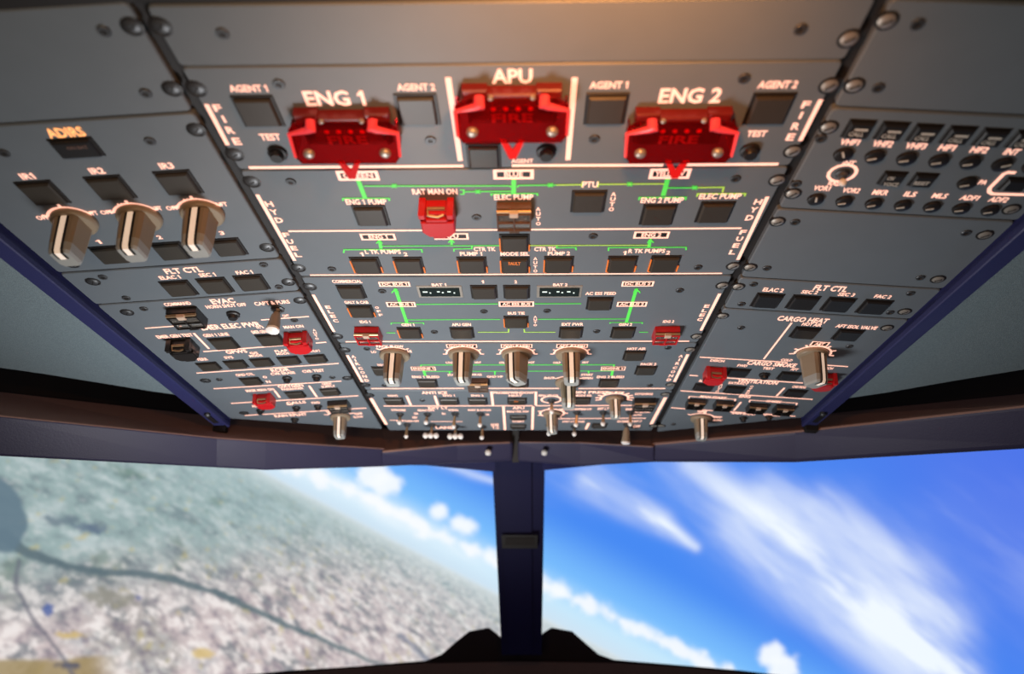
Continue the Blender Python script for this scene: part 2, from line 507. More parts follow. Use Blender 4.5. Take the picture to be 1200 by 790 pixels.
def flap_guard(m, px, py, color='red', k=1.0, lift=0.040, open_=0.0, label=None):
    """opaque flip-up guard: hinge bracket with a bright spring clip on the aft side, flap over the switch"""
    a = 0.040*k
    def bracket():
        q = MB()
        q.box(-a, a, 0.020*k, 0.044*k, 0.0, lift*.72, 0.003)
        q.box(-a, -a*.62, 0.036*k, 0.054*k, 0.0, lift*.98, 0.002)
        q.box(a*.62, a, 0.036*k, 0.054*k, 0.0, lift*.98, 0.002)
        q.box(-a*.62, a*.62, 0.024*k, 0.034*k, lift*.5, lift*.95, 0.002)
        return q
    def clip():
        q = MB()
        q.tube([(-a*.5, 0.050*k, lift*.55), (a*.5, 0.050*k, lift*.55)], 0.0042*k, 8)
        q.tube([(-a*.5, 0.050*k, lift*.55), (-a*.45, 0.046*k, lift*.86), (a*.1, 0.044*k, lift*.92), (a*.45, 0.046*k, lift*.84)], 0.0030*k, 6)
        return q
    def flap():
        q = MB(); o = 0.030*k
        poly = [(-a*.98, 0.02*k), (-a*.98, -a*.55), (-a*.6, -a), (a*.6, -a), (a*.98, -a*.55), (a*.98, 0.02*k)]
        q.prism(poly, lift*.62, lift*.92, 0.003)
        q.box(-a*.98, -a*.86, -a*.6, 0.02*k, 0.002, lift*.8)
        q.box(a*.86, a*.98, -a*.6, 0.02*k, 0.002, lift*.8)
        q.box(-a*.40, a*.40, -a*1.26, -a*.97, lift*.68, lift*.86, 0.002)
        return q
    b = m.put('guarded_switch', pm(f'fgb{color}{k:.2f}{lift:.3f}', bracket, color), px, py)
    link('guard_flap', pm(f'fgf{color}{k:.2f}{lift:.3f}', flap, color), b)
    link('spring_clip', pm(f'fgc{k:.2f}{lift:.3f}', clip, 'brass', True), b)
    if label: b['label'] = label
    return b

def window_guard(m, px, py, color='blackguard', k=1.0, lift=0.032, inner='cap', label=None, pane=True):
    """guard made as an open frame with a clear pane; the button shows through"""
    a = 0.043*k
    def frame():
        q = MB(); t = 0.0042*k
        for x in (-a, 0-t/2, a-t):
            q.box(x, x+t, -a*.85, a*.75, lift*.62, lift, 0.0008)
        for y in (-a*.85, -a*.12, a*.72):
            q.box(-a, a, y, y+t, lift*.62, lift+0.0002, 0.0008)
        q.box(-a, -a+t*.8, -a*.85, a*.8, 0, lift*.62)
        q.box(a-t*.8, a, -a*.85, a*.8, 0, lift*.62)
        q.box(-a*.30, a*.30, -a*1.22, -a*.85, lift*.5, lift*.85, 0.001)
        q.box(-a, a, a*.80, a*1.0, 0, lift*.62, 0.001)
        return q
    def hinge():
        q = MB()
        q.tube([(-a*.98, a*.92, lift*.80), (a*.98, a*.92, lift*.80)], 0.0048*k, 8)
        return q
    def clip():
        return MB().box(-a*.26, a*.26, a*.60, a*1.06, lift*.80, lift*1.12, 0.002)
    b = button(m, px, py, 0.92*k, kind=inner)
    b.name = 'guarded_button'
    link('guard_frame', pm(f'wgf{color}{k:.2f}{lift:.3f}', frame, color), b)
    link('guard_hinge', pm(f'wgh{k:.2f}{lift:.3f}', hinge, 'brass', True), b)
    link('hinge_clip', pm(f'wgcl{k:.2f}{lift:.3f}', clip, 'hinge'), b)
    if pane:
        link('guard_pane', pm(f'wgp{k:.2f}{lift:.3f}', lambda: MB().box(-a*.96, a*.96, -a*.80, a*.70, lift*.72, lift*.86), 'clear'), b)
    if label: b['label'] = label
    return b

def fire_guard(m, px, py, label):
    """red see-through cover, hinged aft and sloping away from the plate, over an engine fire push button"""
    W, T, Bm = 0.110, 0.038, -0.042
    zc = lambda y: 0.044-0.41*y
    x, y = m.at(px, py, 0.044)
    b = link('fire_switch', pm('fs_base', lambda: MB().box(-0.088, 0.088, -0.040, 0.034, 0.0, 0.010, 0.003).box(-0.060, 0.060, -0.030, 0.026, 0.010, 0.020, 0.004), 'bezel'), m.e, (x*H, y*H, 0))
    def sheet(q, poly, th, dz=0.0):
        n = len(poly)
        q.loops([[(a, c, zc(c)-th+dz) for a, c in poly], [(a, c, zc(c)+dz) for a, c in poly]])
    def cover():
        q = MB()
        sheet(q, [(-W*.88, Bm), (W*.88, Bm), (W*.97, Bm+0.012), (W, T-0.012), (W*.86, T), (-W*.86, T), (-W, T-0.012), (-W*.97, Bm+0.012)], 0.005)
        for s_ in (-1, 1):
            xs = sorted((s_*W*.97, s_*(W*.97-0.004)))
            q.add([(xs[0], Bm+.012, .004), (xs[1], Bm+.012, .004), (xs[1], T-.012, .004), (xs[0], T-.012, .004), (xs[0], Bm+.012, zc(Bm+.012)-.005), (xs[1], Bm+.012, zc(Bm+.012)-.005), (xs[1], T-.012, zc(T-.012)-.005), (xs[0], T-.012, zc(T-.012)-.005)],
                  [(3, 2, 1, 0), (4, 5, 6, 7), (0, 1, 5, 4), (1, 2, 6, 5), (2, 3, 7, 6), (3, 0, 4, 7)])
        return q
    def inner():
        return MB().box(-W*.78, W*.78, Bm+0.010, T-0.014, 0.010, 0.024, 0.006)
    def block():
        q = MB()
        q.box(-W*.86, -W*.42, T-0.006, T+0.016, 0.0, 0.020, 0.003)
        q.box(W*.42, W*.86, T-0.006, T+0.016, 0.0, 0.020, 0.003)
        q.box(-W*.42, W*.42, T-0.004, T+0.010, 0.0, 0.024, 0.003)
        return q
    def rim(s_):
        q = MB()
        q.tube([(s_*W*.56, T+0.004, 0.022), (s_*W*.56, T-0.004, 0.040), (s_*W*.62, T-0.006, 0.038), (s_*W*.99, T-0.018, zc(T-.018)+.002), (s_*W*.975, Bm+0.014, zc(Bm+.014))], [0.010, 0.0115, 0.0075, 0.0042, 0.0030], 8)
        return q
    def tab():
        q = MB()
        sheet(q, [(-0.024, Bm+0.002), (-0.0065, Bm-0.034), (0.0065, Bm-0.034), (0.024, Bm+0.002), (0.013, Bm+0.002), (0.0, Bm-0.018), (-0.013, Bm+0.002)], 0.006, -0.002)
        return q
    link('guard_cover', pm('fs_cover', cover, 'redclear'), b)
    link('switch_housing', pm('fs_inner', inner, 'redhouse'), b)
    link('hinge_block', pm('fs_block', block, 'darkred'), b)
    for s_ in (-1, 1): link('guard_edge', pm(f'fs_rim{s_}', lambda: rim(s_), 'rededge', True), b)
    link('lift_tab', pm('fs_tab', tab, 'red'), b)
    for s_ in (-1, 1):
        yy = -0.020
        link('cover_screw', pm('fs_screw', lambda: MB().lathe([(0.0115, -0.002), (0.0115, 0.003), (0.009, 0.0065), (0.004, 0.008)], n=14), 'steel', True), b, (s_*0.078*H, yy*H, zc(yy)*H))
        link('hinge_pin', pm('fs_pin', lambda: MB().lathe([(0.006, 0), (0.005, 0.004), (0.002, 0.006)], n=10), 'steel', True), b, (s_*0.040*H, (T+0.003)*H, 0.0235*H))
    v2, f = FONT['FIRE']
    link('fire_lettering', pm('fs_text', lambda: MB().add([(a*0.080, b_*0.024-0.012, 0.0245) for a, b_ in v2], f), 'ink'), b)
    def dots():
        q = MB()
        for i in range(4):
            q.lathe([(0.0050, 0.0235), (0.0050, 0.0255)], -0.036+i*0.024, 0.013, n=10)
        return q
    link('warning_lamp', pm('fs_dots', dots, 'rededge'), b)
    b['label'] = label
    return b

def display(m, px, py):
    b = m.put('voltage_display', pm('disp', lambda: MB().box(-0.066, 0.066, -0.034, 0.034, 0, 0.002, 0.001), 'steel'), px, py)
    link('display_window', pm('dispw', lambda: MB().box(-0.058, 0.058, -0.025, 0.025, 0.002, 0.0032), 'lcd'), b)
    def glints():  # reflections on the glass, drawn as small glowing bars
        q = MB()
        for x, y, w_ in ((-0.050, 0.0, .014), (-0.030, -.006, .004), (-0.008, 0.001, .008), (0.006, -.004, .005), (0.022, 0.001, .010), (0.040, -.006, .004)):
            q.box(x, x+w_, y, y+0.006, 0.0032, 0.0038)
        return q
    link('display_glints', pm('disps', glints, 'glint'), b)
    return b

rnd = random.Random(7)

# ------------------------------------------------------------------ the setting: beams, post, rails, liners, screen
def world_mesh(name, verts, faces, m, parent=None, smooth=False, mi=None):
    me = bpy.data.meshes.new(name)
    me.from_pydata([tuple(v_) for v_ in verts], [], faces)
    for q in (m if isinstance(m, (list, tuple)) else [m]): me.materials.append(M[q])
    if mi: me.polygons.foreach_set('material_index', mi)
    me.update()
    return link(name, me, parent)
def pz(px, py, z):
    return cw(((px-600)/FPX*z, (py-395)/FPX*z, z))

def sweep(name, sections, m, mats_per_edge, kind='structure', bevel=0.004):
    n = len(sections[0]); vs = [p for s_ in sections for p in s_]; fs = []; mi = []
    for j in range(len(sections)-1):
        for i in range(n):
            fs.append((j*n+i, (j+1)*n+i, (j+1)*n+(i+1) % n, j*n+(i+1) % n)); mi.append(mats_per_edge[i])
    fs.append(tuple(range(n))); mi.append(0)
    fs.append(tuple(reversed(range((len(sections)-1)*n, len(sections)*n)))); mi.append(0)
    o = world_mesh(name, vs, fs, m, mi=mi)
    if bevel:
        b = o.modifiers.new('bevel', 'BEVEL'); b.width = bevel; b.segments = 3; b.limit_method = 'ANGLE'; b.angle_limit = math.radians(25)
    o['kind'] = kind
    return o
def sect(px, z, ytop, ycrease, ybot, dz=0.055, lip=3):
    # front face crease->bottom, ledge crease->top behind, closed at the back
    return [pz(px, ycrease, z), pz(px, ybot, z+0.012), pz(px, ybot-lip*0.3, z+0.05), pz(px, ytop+12, z+dz+0.03), pz(px, ytop, z+dz)]
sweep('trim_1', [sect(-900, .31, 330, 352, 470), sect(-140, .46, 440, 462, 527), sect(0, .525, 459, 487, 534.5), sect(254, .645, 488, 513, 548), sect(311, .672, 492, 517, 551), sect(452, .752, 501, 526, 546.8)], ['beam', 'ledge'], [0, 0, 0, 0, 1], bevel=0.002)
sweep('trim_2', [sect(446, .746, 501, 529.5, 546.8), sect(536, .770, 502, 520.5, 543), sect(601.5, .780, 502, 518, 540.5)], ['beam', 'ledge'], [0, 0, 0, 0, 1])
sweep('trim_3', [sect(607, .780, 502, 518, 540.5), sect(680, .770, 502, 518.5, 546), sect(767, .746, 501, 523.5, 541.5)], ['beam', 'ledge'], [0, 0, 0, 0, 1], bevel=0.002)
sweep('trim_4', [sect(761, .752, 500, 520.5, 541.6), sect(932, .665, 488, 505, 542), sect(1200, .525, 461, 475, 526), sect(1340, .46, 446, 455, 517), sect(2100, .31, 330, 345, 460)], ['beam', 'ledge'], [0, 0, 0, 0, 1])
# joint between the two centre beams, and the black headliner behind everything
sweep('trim_5', [[pz(600.5, 504, .793), pz(600.5, 542, .793), pz(600.5, 540, .825), pz(600.5, 504, .825)], [pz(608, 504, .793), pz(608, 542, .793), pz(608, 540, .825), pz(608, 504, .825)]], ['gap'], [0]*4, bevel=0)
hw = []
for px, z, y in ((-900, .37, 350), (-300, .53, 452), (0, .585, 470), (260, .73, 495), (447, .815, 510), (604, .845, 512), (764, .815, 510), (932, .75, 496), (1200, .585, 468), (1500, .53, 450), (2100, .37, 350)):
    hw.append((pz(px, y, z), pz(px, y-175, z+0.10), pz(px, y-175, z+0.13), pz(px, y, z+0.03)))
sweep('trim_6', [list(q) for q in hw], ['gap'], [0]*4, bevel=0)

# thin dark window seals under the beams next to the post
for q in (((470, 530), (580, 530), (580, 553), (536, 549), (500, 545.5), (470, 545)), ((636, 530), (764, 530), (764, 541), (740, 541.4), (700, 545.2), (636, 551.5))):
    a = [pz(x, y, .822) for x, y in q]; b = [pz(x, y, .835) for x, y in q]; n = len(q)
    o = world_mesh('trim_7', a+b, [tuple(range(n)), tuple(reversed(range(n, 2*n)))]+[(i, (i+1) % n, n+(i+1) % n, n+i) for i in range(n)], 'post'); o['kind'] = 'structure'

# centre post, with a dark slot
def post():
    e = bpy.data.objects.new('window_post', None); col.objects.link(e); e.location = pz(608, 650, .9)
    tag(e, 'navy blue centre post between the two windscreens with a short dark slot', 'post')
    inv = e.location
    def part(name, f, z, dz, m, bev=0.003):
        a = [pz(x, y, z)-inv for x, y in f]; b = [pz(x, y, z+dz)-inv for x, y in f]; n = len(f)
        o = world_mesh(name, a+b, [tuple(range(n)), tuple(reversed(range(n, 2*n)))]+[(i, (i+1) % n, n+(i+1) % n, n+i) for i in range(n)], m, e)
        if bev:
            bb = o.modifiers.new('bevel', 'BEVEL'); bb.width = bev; bb.segments = 2
        return o
    part('post_body', [(579, 532), (636, 532), (632, 765), (590.5, 765)], .90, .05, 'post')
    part('post_face_strip', [(587, 542), (621, 542), (622, 765), (597, 765)], .895, .006, 'post', 0.002)
    part('slot', [(589.5, 629), (628, 629), (628, 641), (590, 641)], .888, .006, 'black', 0.002)
    part('slot_lining', [(592, 631), (626, 631), (626, 639), (592, 639)], .8865, .002, 'gap', 0.0)
post()

# glareshield with its two humps
def glareshield():
    e = bpy.data.objects.new('glareshield', None); col.objects.link(e); e.location = pz(608, 800, 1.0)
    tag(e, 'dark glareshield top with two humps at the foot of the centre post', 'glareshield')
    inv = e.location
    def part(name, f, z, dz, m, bev=0.004):
        a = [pz(x, y, z)-inv for x, y in f]; b = [pz(x, y, z+dz)-inv for x, y in f]; n = len(f)
        o = world_mesh(name, a+b, [tuple(range(n)), tuple(reversed(range(n, 2*n)))]+[(i, (i+1) % n, n+(i+1) % n, n+i) for i in range(n)], m, e)
        if bev:
            bb = o.modifiers.new('bevel', 'BEVEL'); bb.width = bev; bb.segments = 2
        return o
    part('hump', [(496, 779), (519, 770), (536, 755), (551, 743), (572, 739), (580, 745), (588, 752), (608, 753), (608, 800), (480, 800)], 1.0, .12, 'glare')
    part('hump', [(608, 753), (632, 752), (639, 744), (647, 739), (669, 743), (686, 758), (700, 770), (720, 777), (760, 800), (608, 800)], 1.0, .12, 'glare')
    part('visor', [(230, 800), (340, 789), (420, 784), (505, 777), (608, 774), (719, 776.5), (800, 783), (868, 789), (960, 800), (960, 1100), (230, 1100)], 1.03, .30, 'glare')
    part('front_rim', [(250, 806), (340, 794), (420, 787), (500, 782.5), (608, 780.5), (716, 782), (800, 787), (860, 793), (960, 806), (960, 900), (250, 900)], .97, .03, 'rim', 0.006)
glareshield()

# navy side rails and the grey liners beyond them, each on the plane of its side panel
def side_stuff(P, side, ein, eout_, n):
    R = P.R
    def loc(x, y, w_): return P.world(x, y, w_)
    xo = UL*0
    name = 'left' if side < 0 else 'right'
    e = bpy.data.objects.new('panel_rail', None); col.objects.link(e)
    e.matrix_world = Matrix.Translation(P.world(side*ein, -2.0)) @ R
    tag(e, f'navy metal rail along the outer edge of the overhead panel, {name} side of the photo', 'rail', 'rails beside the overhead panel')
    y0, y1 = 1.3, -0.80
    q = MB(); xs = sorted((0.0, side*(eout_-ein)))
    q.box(xs[0], xs[1], y1, y0, -0.05, 0.022, 0.008)
    link('rail_body', q.mesh('rail_body', 'rail', H), e)
    q = MB(); xs2 = sorted((side*0.0, side*0.010)); q.box(xs2[0], xs2[1], y1, y0, 0.0, 0.030, 0.003)
    link('rail_lip', q.mesh('rail_lip', 'rail', H), e)
    q = MB(); xs3 = sorted((side*0.02, side*(eout_-ein+0.002))); q.box(xs3[0], xs3[1], y1-0.035, y1-0.002, -0.05, 0.045, 0.004)
    link('end_cap', q.mesh('end_cap', 'gap', H), e)
    xm = side*(eout_-ein)*0.55
    q = MB(); q.box(xm-0.011, xm+0.011, y1+0.05, y1+0.15, 0.022, 0.026, 0.001)
    link('latch_slot', q.mesh('latch_slot', 'black', H), e)
    q = MB(); q.lathe([(0.012, 0.022), (0.012, 0.032), (0.008, 0.036)], xm-0.01*side, y1+0.16, n=12)
    link('latch_pin', q.mesh('latch_pin', 'darkmetal', H, True), e)
xL_in = -PL.hit(0, 243)[0]; xL_out = -PL.hit(0, 273)[0]
xR_in = PR.hit(1200, 251)[0]; xR_out = PR.hit(1200, 280)[0]
side_stuff(PL, -1, 0.6150, 0.6850, 1)
side_stuff(PR, 1, 0.5655, 0.6330, 2)
def liner(P, side, e0, pts, i):
    """flat grey side ceiling beyond the rail; its forward edge follows pts"""
    wv = -0.035
    edge = [P.hit(px, py, wv) for px, py in pts]
    # from the rail outwards, then aft
    last = edge[-1]
    poly = [(side*e0, 1.2)] + [(side*e0, edge[0][1])] + edge[1:] + [(last[0]+side*0.8, last[1]+0.35), (last[0]+side*0.8, 1.2)]
    if side > 0: poly = poly[::-1]
    a = [P.world(x, y, wv) for x, y in poly]; b = [P.world(x, y, wv-0.05) for x, y in poly]; n = len(poly)
    o = world_mesh('ceiling', a+b, [tuple(range(n)), tuple(reversed(range(n, 2*n)))]+[(j, (j+1) % n, n+(j+1) % n, n+j) for j in range(n)], 'liner')
    o['kind'] = 'structure'
    return o
liner(PL, -1, 0.67, [(236, 466), (180, 459), (100, 446), (50, 438), (0, 431)], 1)
liner(PR, 1, 0.62, [(975, 471), (1040, 460), (1120, 446), (1200, 433)], 2)

# black backing behind the plates (seen in the gaps) and the dark aft surround
def backing(P, x0, x1, y0, y1, w0, w1, name='trim_8', m='gap'):
    vs = [P.world(x, y, w_) for w_ in (w0, w1) for x, y in ((x0, y0), (x1, y0), (x1, y1), (x0, y1))]
    o = world_mesh(name, vs, [(3, 2, 1, 0), (4, 5, 6, 7), (0, 1, 5, 4), (1, 2, 6, 5), (2, 3, 7, 6), (3, 0, 4, 7)], m)
    o['kind'] = 'structure'
VB = -3.02
backing(PC, UL-0.02, UR+0.02, VB, -0.78, -0.05, -0.0165)
backing(PL, -0.62, 0.01, -2.80, -0.78, -0.05, -0.0165)
backing(PR, -0.01, 0.56, -2.72, -0.78, -0.05, -0.0165)
for P, a, b in ((PC, UL-0.01, UR+0.01), (PL, -1.6, 0.0), (PR, 0.0, 1.6)):
    backing(P, a, b, -0.79, 0.9, -0.05, -0.002, 'trim_9', 'gap')

# projection screen outside: a real screen standing in front of the cockpit, showing a city, horizon and sky
def value_noise(shape_scale, X, Y, seed):
    r = np.random.RandomState(seed)
    G = r.rand(256, 256)
    x = X*shape_scale; y = Y*shape_scale
    xi = np.floor(x).astype(int); yi = np.floor(y).astype(int)
    fx = x-xi; fy = y-yi
    fx = fx*fx*(3-2*fx); fy = fy*fy*(3-2*fy)
    g = lambda a, b: G[a % 256, b % 256]
    return (g(xi, yi)*(1-fx)*(1-fy)+g(xi+1, yi)*fx*(1-fy)+g(xi, yi+1)*(1-fx)*fy+g(xi+1, yi+1)*fx*fy)
def fbm(X, Y, s, seed, o=5, gain=0.55):
    t = 0; a = 1; n = 0
    for k in range(o):
        t = t+a*value_noise(s*2**k, X+k*17.3, Y+k*9.1, seed+k); n += a; a *= gain
    return t/n
def seg_dist(X, Y, pts):
    best = np.full(X.shape, 1e9); tt = np.zeros(X.shape)
    L = 0
    for (ax, ay), (bx, by) in zip(pts, pts[1:]):
        dx, dy = bx-ax, by-ay; l2 = dx*dx+dy*dy
        t = np.clip(((X-ax)*dx+(Y-ay)*dy)/l2, 0, 1)
        d = np.hypot(X-ax-t*dx, Y-ay-t*dy)
        u_ = d < best
        best = np.where(u_, d, best); tt = np.where(u_, L+t, tt); L += 1
    return best, tt/len(pts[1:])
def mixc(a, b, k):
    return a*(1-k[..., None])+np.array(b)*k[..., None]
def sst(x, a, b):
    t = np.clip((x-a)/(b-a), 0, 1); return t*t*(3-2*t)
def srgb(c):
    c = np.array(c)/255.0
    return np.where(c <= 0.04045, c/12.92, ((c+0.055)/1.055)**2.4)

def screen_picture(X, Y):
    # X, Y: degrees-like picture coordinates on the screen (about 1 unit per thousandth of its width)
    hx, hy = 0.886, 0.463                         # direction of the horizon, falling to the right
    s = (X-310)*hx+(Y-553)*hy                     # along
    d = -(X-310)*hy+(Y-553)*hx                    # below the horizon is positive
    wob = (fbm(s/200, s*0+1.5, 1.0, 5)-0.5)*10
    n1 = fbm(X/60, Y/60, 1.0, 11)
    # sky
    sky = np.ones(X.shape+(3,))*srgb((70, 136, 240))
    sky = mixc(sky, srgb((78, 114, 230)), sst(X, 780, 1200)*sst(-d, 60, 420)*0.9)
    sky = mixc(sky, srgb((128, 196, 252)), sst(d, -125, -45)*0.85)
    sky = mixc(sky, srgb((196, 230, 250)), sst(d, -62, -18))
    sky = mixc(sky, srgb((205, 225, 240)), sst(d, -28, 4))
    sky = mixc(sky, srgb((235, 245, 252)), np.exp(-((d+24)/13)**2)*(0.55+0.45*sst(fbm(s/70, d/20, 1, 31), .3, .7))*sst(-X, -640, -480))
    # towering cumulus along the horizon
    for pts, wd, dens in (([(330, 538), (365, 555), (400, 570), (430, 582), (470, 604), (500, 620), (530, 633), (555, 645), (600, 668), (650, 692), (700, 712), (760, 745), (830, 778), (900, 812)], 8, 0.85),):
        dist, t = seg_dist(X, Y, pts)
        lump = fbm(X/15, Y/15, 1, 41, 4)
        sky = mixc(sky, srgb((250, 251, 253)), sst(wd*(-0.5+2.9*lump)-dist, -4, 8)*dens)
    for bx, by, r in ((438, 556, 19), (453, 568, 17), (515, 600, 11), (536, 613, 11), (548, 618, 11), (574, 650, 10), (905, 768, 17), (918, 785, 20), (655, 690, 12)):
        lump = fbm(X/12+bx, Y/12, 1, 51, 3)
        dist = np.hypot(X-bx, (Y-by)*1.15)
        sky = mixc(sky, srgb((246, 250, 254)), sst(r*(0.6+0.8*lump)-dist, -5, 7)*0.92)
    # cirrus streaks
    def streak(pts, wid, seed, amp, power=1.0, along=(1, 1)):
        nonlocal sky
        dist, t = seg_dist(X, Y, pts)
        wloc = np.interp(t, np.linspace(0, 1, len(wid)), wid)
        a = math.atan2(pts[-1][1]-pts[0][1], pts[-1][0]-pts[0][0])
        S_ = X*math.cos(a)+Y*math.sin(a); D_ = -X*math.sin(a)+Y*math.cos(a)
        fib = fbm(S_/130, D_/26, 1, seed, 5)
        k = np.exp(-(dist/wloc)**2)*amp*np.interp(t, np.linspace(0, 1, len(along)), along)*(0.35+1.15*sst(fib, 0.25, 0.75))
        sky = mixc(sky, srgb((240, 248, 255)), np.clip(k, 0, 0.97)**power)
    streak([(690, 560), (735, 590), (775, 615), (815, 641)], [15, 14, 11, 6], 61, 0.95, along=(.8, 1, .9, .45))
    streak([(650, 545), (720, 575), (775, 605)], [30, 24, 14], 64, 0.25)
    streak([(810, 545), (870, 590), (935, 640), (1000, 690), (1060, 740), (1130, 800)], [14, 20, 30, 36, 30, 24], 67, 1.1, along=(.35, .55, .85, 1, 1, .9))
    streak([(790, 545), (860, 610), (940, 670), (1020, 720)], [30, 42, 44, 30], 68, 0.22)
    streak([(960, 590), (1020, 640), (1070, 690), (1120, 730)], [18, 34, 40, 30], 69, 0.40)
    streak([(900, 575), (980, 620), (1050, 670), (1110, 720)], [22, 40, 36, 22], 73, 0.38)
    streak([(860, 620), (950, 700), (1060, 790)], [24, 28, 26], 79, 0.40)
    streak([(510, 540), (550, 556), (590, 568)], [7, 6, 4], 83, 0.35)
    streak([(1120, 600), (1200, 640), (1260, 700)], [40, 60, 60], 89, 0.12)
    # ground, foreshortened towards the horizon
    dd = np.maximum(d, 1.0)
    gx = s/(dd+95)*3.4; gy = 420/(dd+70)
    det = fbm(gx*2.6, gy*8.5, 1, 101, 5, 0.68)
    fine = fbm(gx*6.5, gy*17, 1, 131, 4, 0.75)
    big = fbm(gx*1.5, gy*2.4, 1, 111, 4)
    near = sst(Y+0.16*X+60*(big-.5), 640, 770)
    g = np.ones(X.shape+(3,))*srgb((150, 172, 172))
    g = mixc(g, srgb((206, 190, 190)), near*0.95)
    g = mixc(g, srgb((96, 122, 108)), sst(big, 0.52, 0.74)*(1-near*0.5)*0.75)
    g = mixc(g, srgb((98, 112, 122)), sst(det, 0.50, 0.72)*(0.6+0.15*near))
    g = mixc(g, srgb((206, 216, 218)), sst(1-det, 0.52, 0.76)*0.55*(1-near*0.3))
    g = mixc(g, srgb((250, 240, 236)), sst(fine, 0.48, 0.70)*near*0.85)
    g = mixc(g, srgb((226, 226, 226)), sst(fine, 0.56, 0.74)*0.3)
    g = mixc(g, srgb((116, 106, 124)), sst(1-fine, 0.56, 0.74)*(0.15+0.5*near))
    yel = fbm(gx*7+9, gy*9, 1, 151, 3)
    g = mixc(g, srgb((196, 182, 118)), sst(yel, 0.72, 0.84)*0.55)
    g = mixc(g, srgb((160, 140, 96)), sst(Y+0.03*X+8*(n1-.5), 771, 777)*sst(-X, -150, -100)*0.9)
    for bx, by, rx, ry, c in ((57, 715, 7, 6, (62, 92, 160)), (85, 744, 18, 4, (205, 178, 110)), (80, 780, 16, 4, (80, 84, 104)), (240, 766, 13, 6, (214, 186, 120)), (162, 700, 5, 4, (70, 90, 150)),
                               (130, 700, 30, 13, (142, 140, 130)), (105, 620, 22, 7, (92, 108, 132)), (70, 610, 20, 7, (104, 122, 134))):
        kk = sst(1-((X-bx)/rx)**2-((Y-by)/ry)**2+(fbm(X/9, Y/6, 1, 191, 3)-.5)*3.2, -0.4, 0.9)
        g = mixc(g, srgb(c), kk*0.85)
    wx = X+(fbm(X/25, Y/25, 1, 171, 3)-.5)*7; wy = Y+(fbm(X/25, Y/25, 1, 181, 3)-.5)*7
    dist, t = seg_dist(wx, wy, [(5, 628), (20, 640), (41, 651), (78, 664), (119, 670.6), (171, 673), (218, 683.6), (270, 701.7), (311, 722.5), (358, 743), (400, 759), (436, 774), (520, 800)])
    rw = np.interp(t, [0, .15, .4, .6, .8, 1], [8, 5, 4.2, 4.2, 2.6, 1.5])
    g = mixc(g, srgb((92, 110, 118)), sst(rw-dist, -1.6, 1.6)*0.92)
    dist, t = seg_dist(wx, wy, [(-30, 560), (4, 590), (12, 612), (4, 628)])
    g = mixc(g, srgb((100, 122, 136)), sst(20-dist, -3, 3)*0.95)
    dist, t = seg_dist(wx, wy, [(22, 655), (18, 690), (42, 728), (66, 760), (90, 800)])
    g = mixc(g, srgb((98, 100, 116)), sst(2.6-dist, -1.5, 1.5)*0.7)
    dist, t = seg_dist(wx, wy, [(470, 745), (500, 770), (520, 790)])
    g = mixc(g, srgb((108, 116, 140)), sst(3-dist, -2, 2)*0.7)
    # haze towards the horizon
    g = mixc(g, srgb((170, 196, 200)), 0.75*np.exp(-np.maximum(d, 0)/42))
    g = mixc(g, srgb((225, 232, 234)), 0.8*np.exp(-np.maximum(d, 0)/9))
    k = sst(d+wob*0.3, -3, 4)
    c = sky*(1-k[..., None])+g*k[..., None]
    return c

def build_screen():
    D = 2.35
    nx, ny = 700, 250
    x0, x1 = -2.6, 2.6                          # metres
    z0, z1 = CAM.z-1.05, CAM.z+0.72
    xs = np.linspace(x0, x1, nx); zs = np.linspace(z1, z0, ny)
    XX, ZZ = np.meshgrid(xs, zs)
    # the picture is laid out on the screen in its own flat coordinates
    rz_ = ZZ-CAM.z
    cy = -(rz_*cx_ - D*sx_); cz = D*cx_ + rz_*sx_
    PX = 600+XX/cz*FPX; PY = 395+cy/cz*FPX
    C_ = screen_picture(PX, PY)
    me = bpy.data.meshes.new('screen_surface')
    verts = np.stack([XX, np.zeros_like(XX), ZZ-CAM.z], -1).reshape(-1, 3)
    idx = np.arange(nx*ny).reshape(ny, nx)
    f = np.stack([idx[:-1, :-1], idx[1:, :-1], idx[1:, 1:], idx[:-1, 1:]], -1).reshape(-1, 4)
    me.vertices.add(len(verts)); me.vertices.foreach_set('co', verts.ravel())
    me.loops.add(f.size); me.loops.foreach_set('vertex_index', f.ravel())
    me.polygons.add(len(f)); me.polygons.foreach_set('loop_start', np.arange(0, f.size, 4)); me.polygons.foreach_set('loop_total', np.full(len(f), 4))
    me.update()
    ca = me.color_attributes.new('picture', 'FLOAT_COLOR', 'POINT')
    ca.data.foreach_set('color', np.concatenate([C_.reshape(-1, 3), np.ones((nx*ny, 1))], 1).astype(np.float32).ravel())
    m = bpy.data.materials.new('projected_picture'); m.use_nodes = True; nt = m.node_tree
    b = nt.nodes['Principled BSDF']
    at = nt.nodes.new('ShaderNodeVertexColor'); at.layer_name = 'picture'
    b.inputs['Base Color'].default_value = (0.05, 0.05, 0.05, 1)
    b.inputs['Roughness'].default_value = 0.8
    nt.links.new(at.outputs['Color'], b.inputs['Emission Color'])
    b.inputs['Emission Strength'].default_value = 1.03
    me.materials.append(m)
    e = bpy.data.objects.new('projection_screen', None); col.objects.link(e); e.location = (0, D, CAM.z)
    tag(e, 'large glowing projection screen beyond the windscreens showing a city, horizon and blue sky', 'screen')
    o = link('picture_surface', me, e)
    q = MB(); q.box(x0-0.03, x1+0.03, 0.01, 0.05, z0-CAM.z-0.03, z1-CAM.z+0.03)
    link('screen_back', q.mesh('screen_back', 'gap'), e)
build_screen()

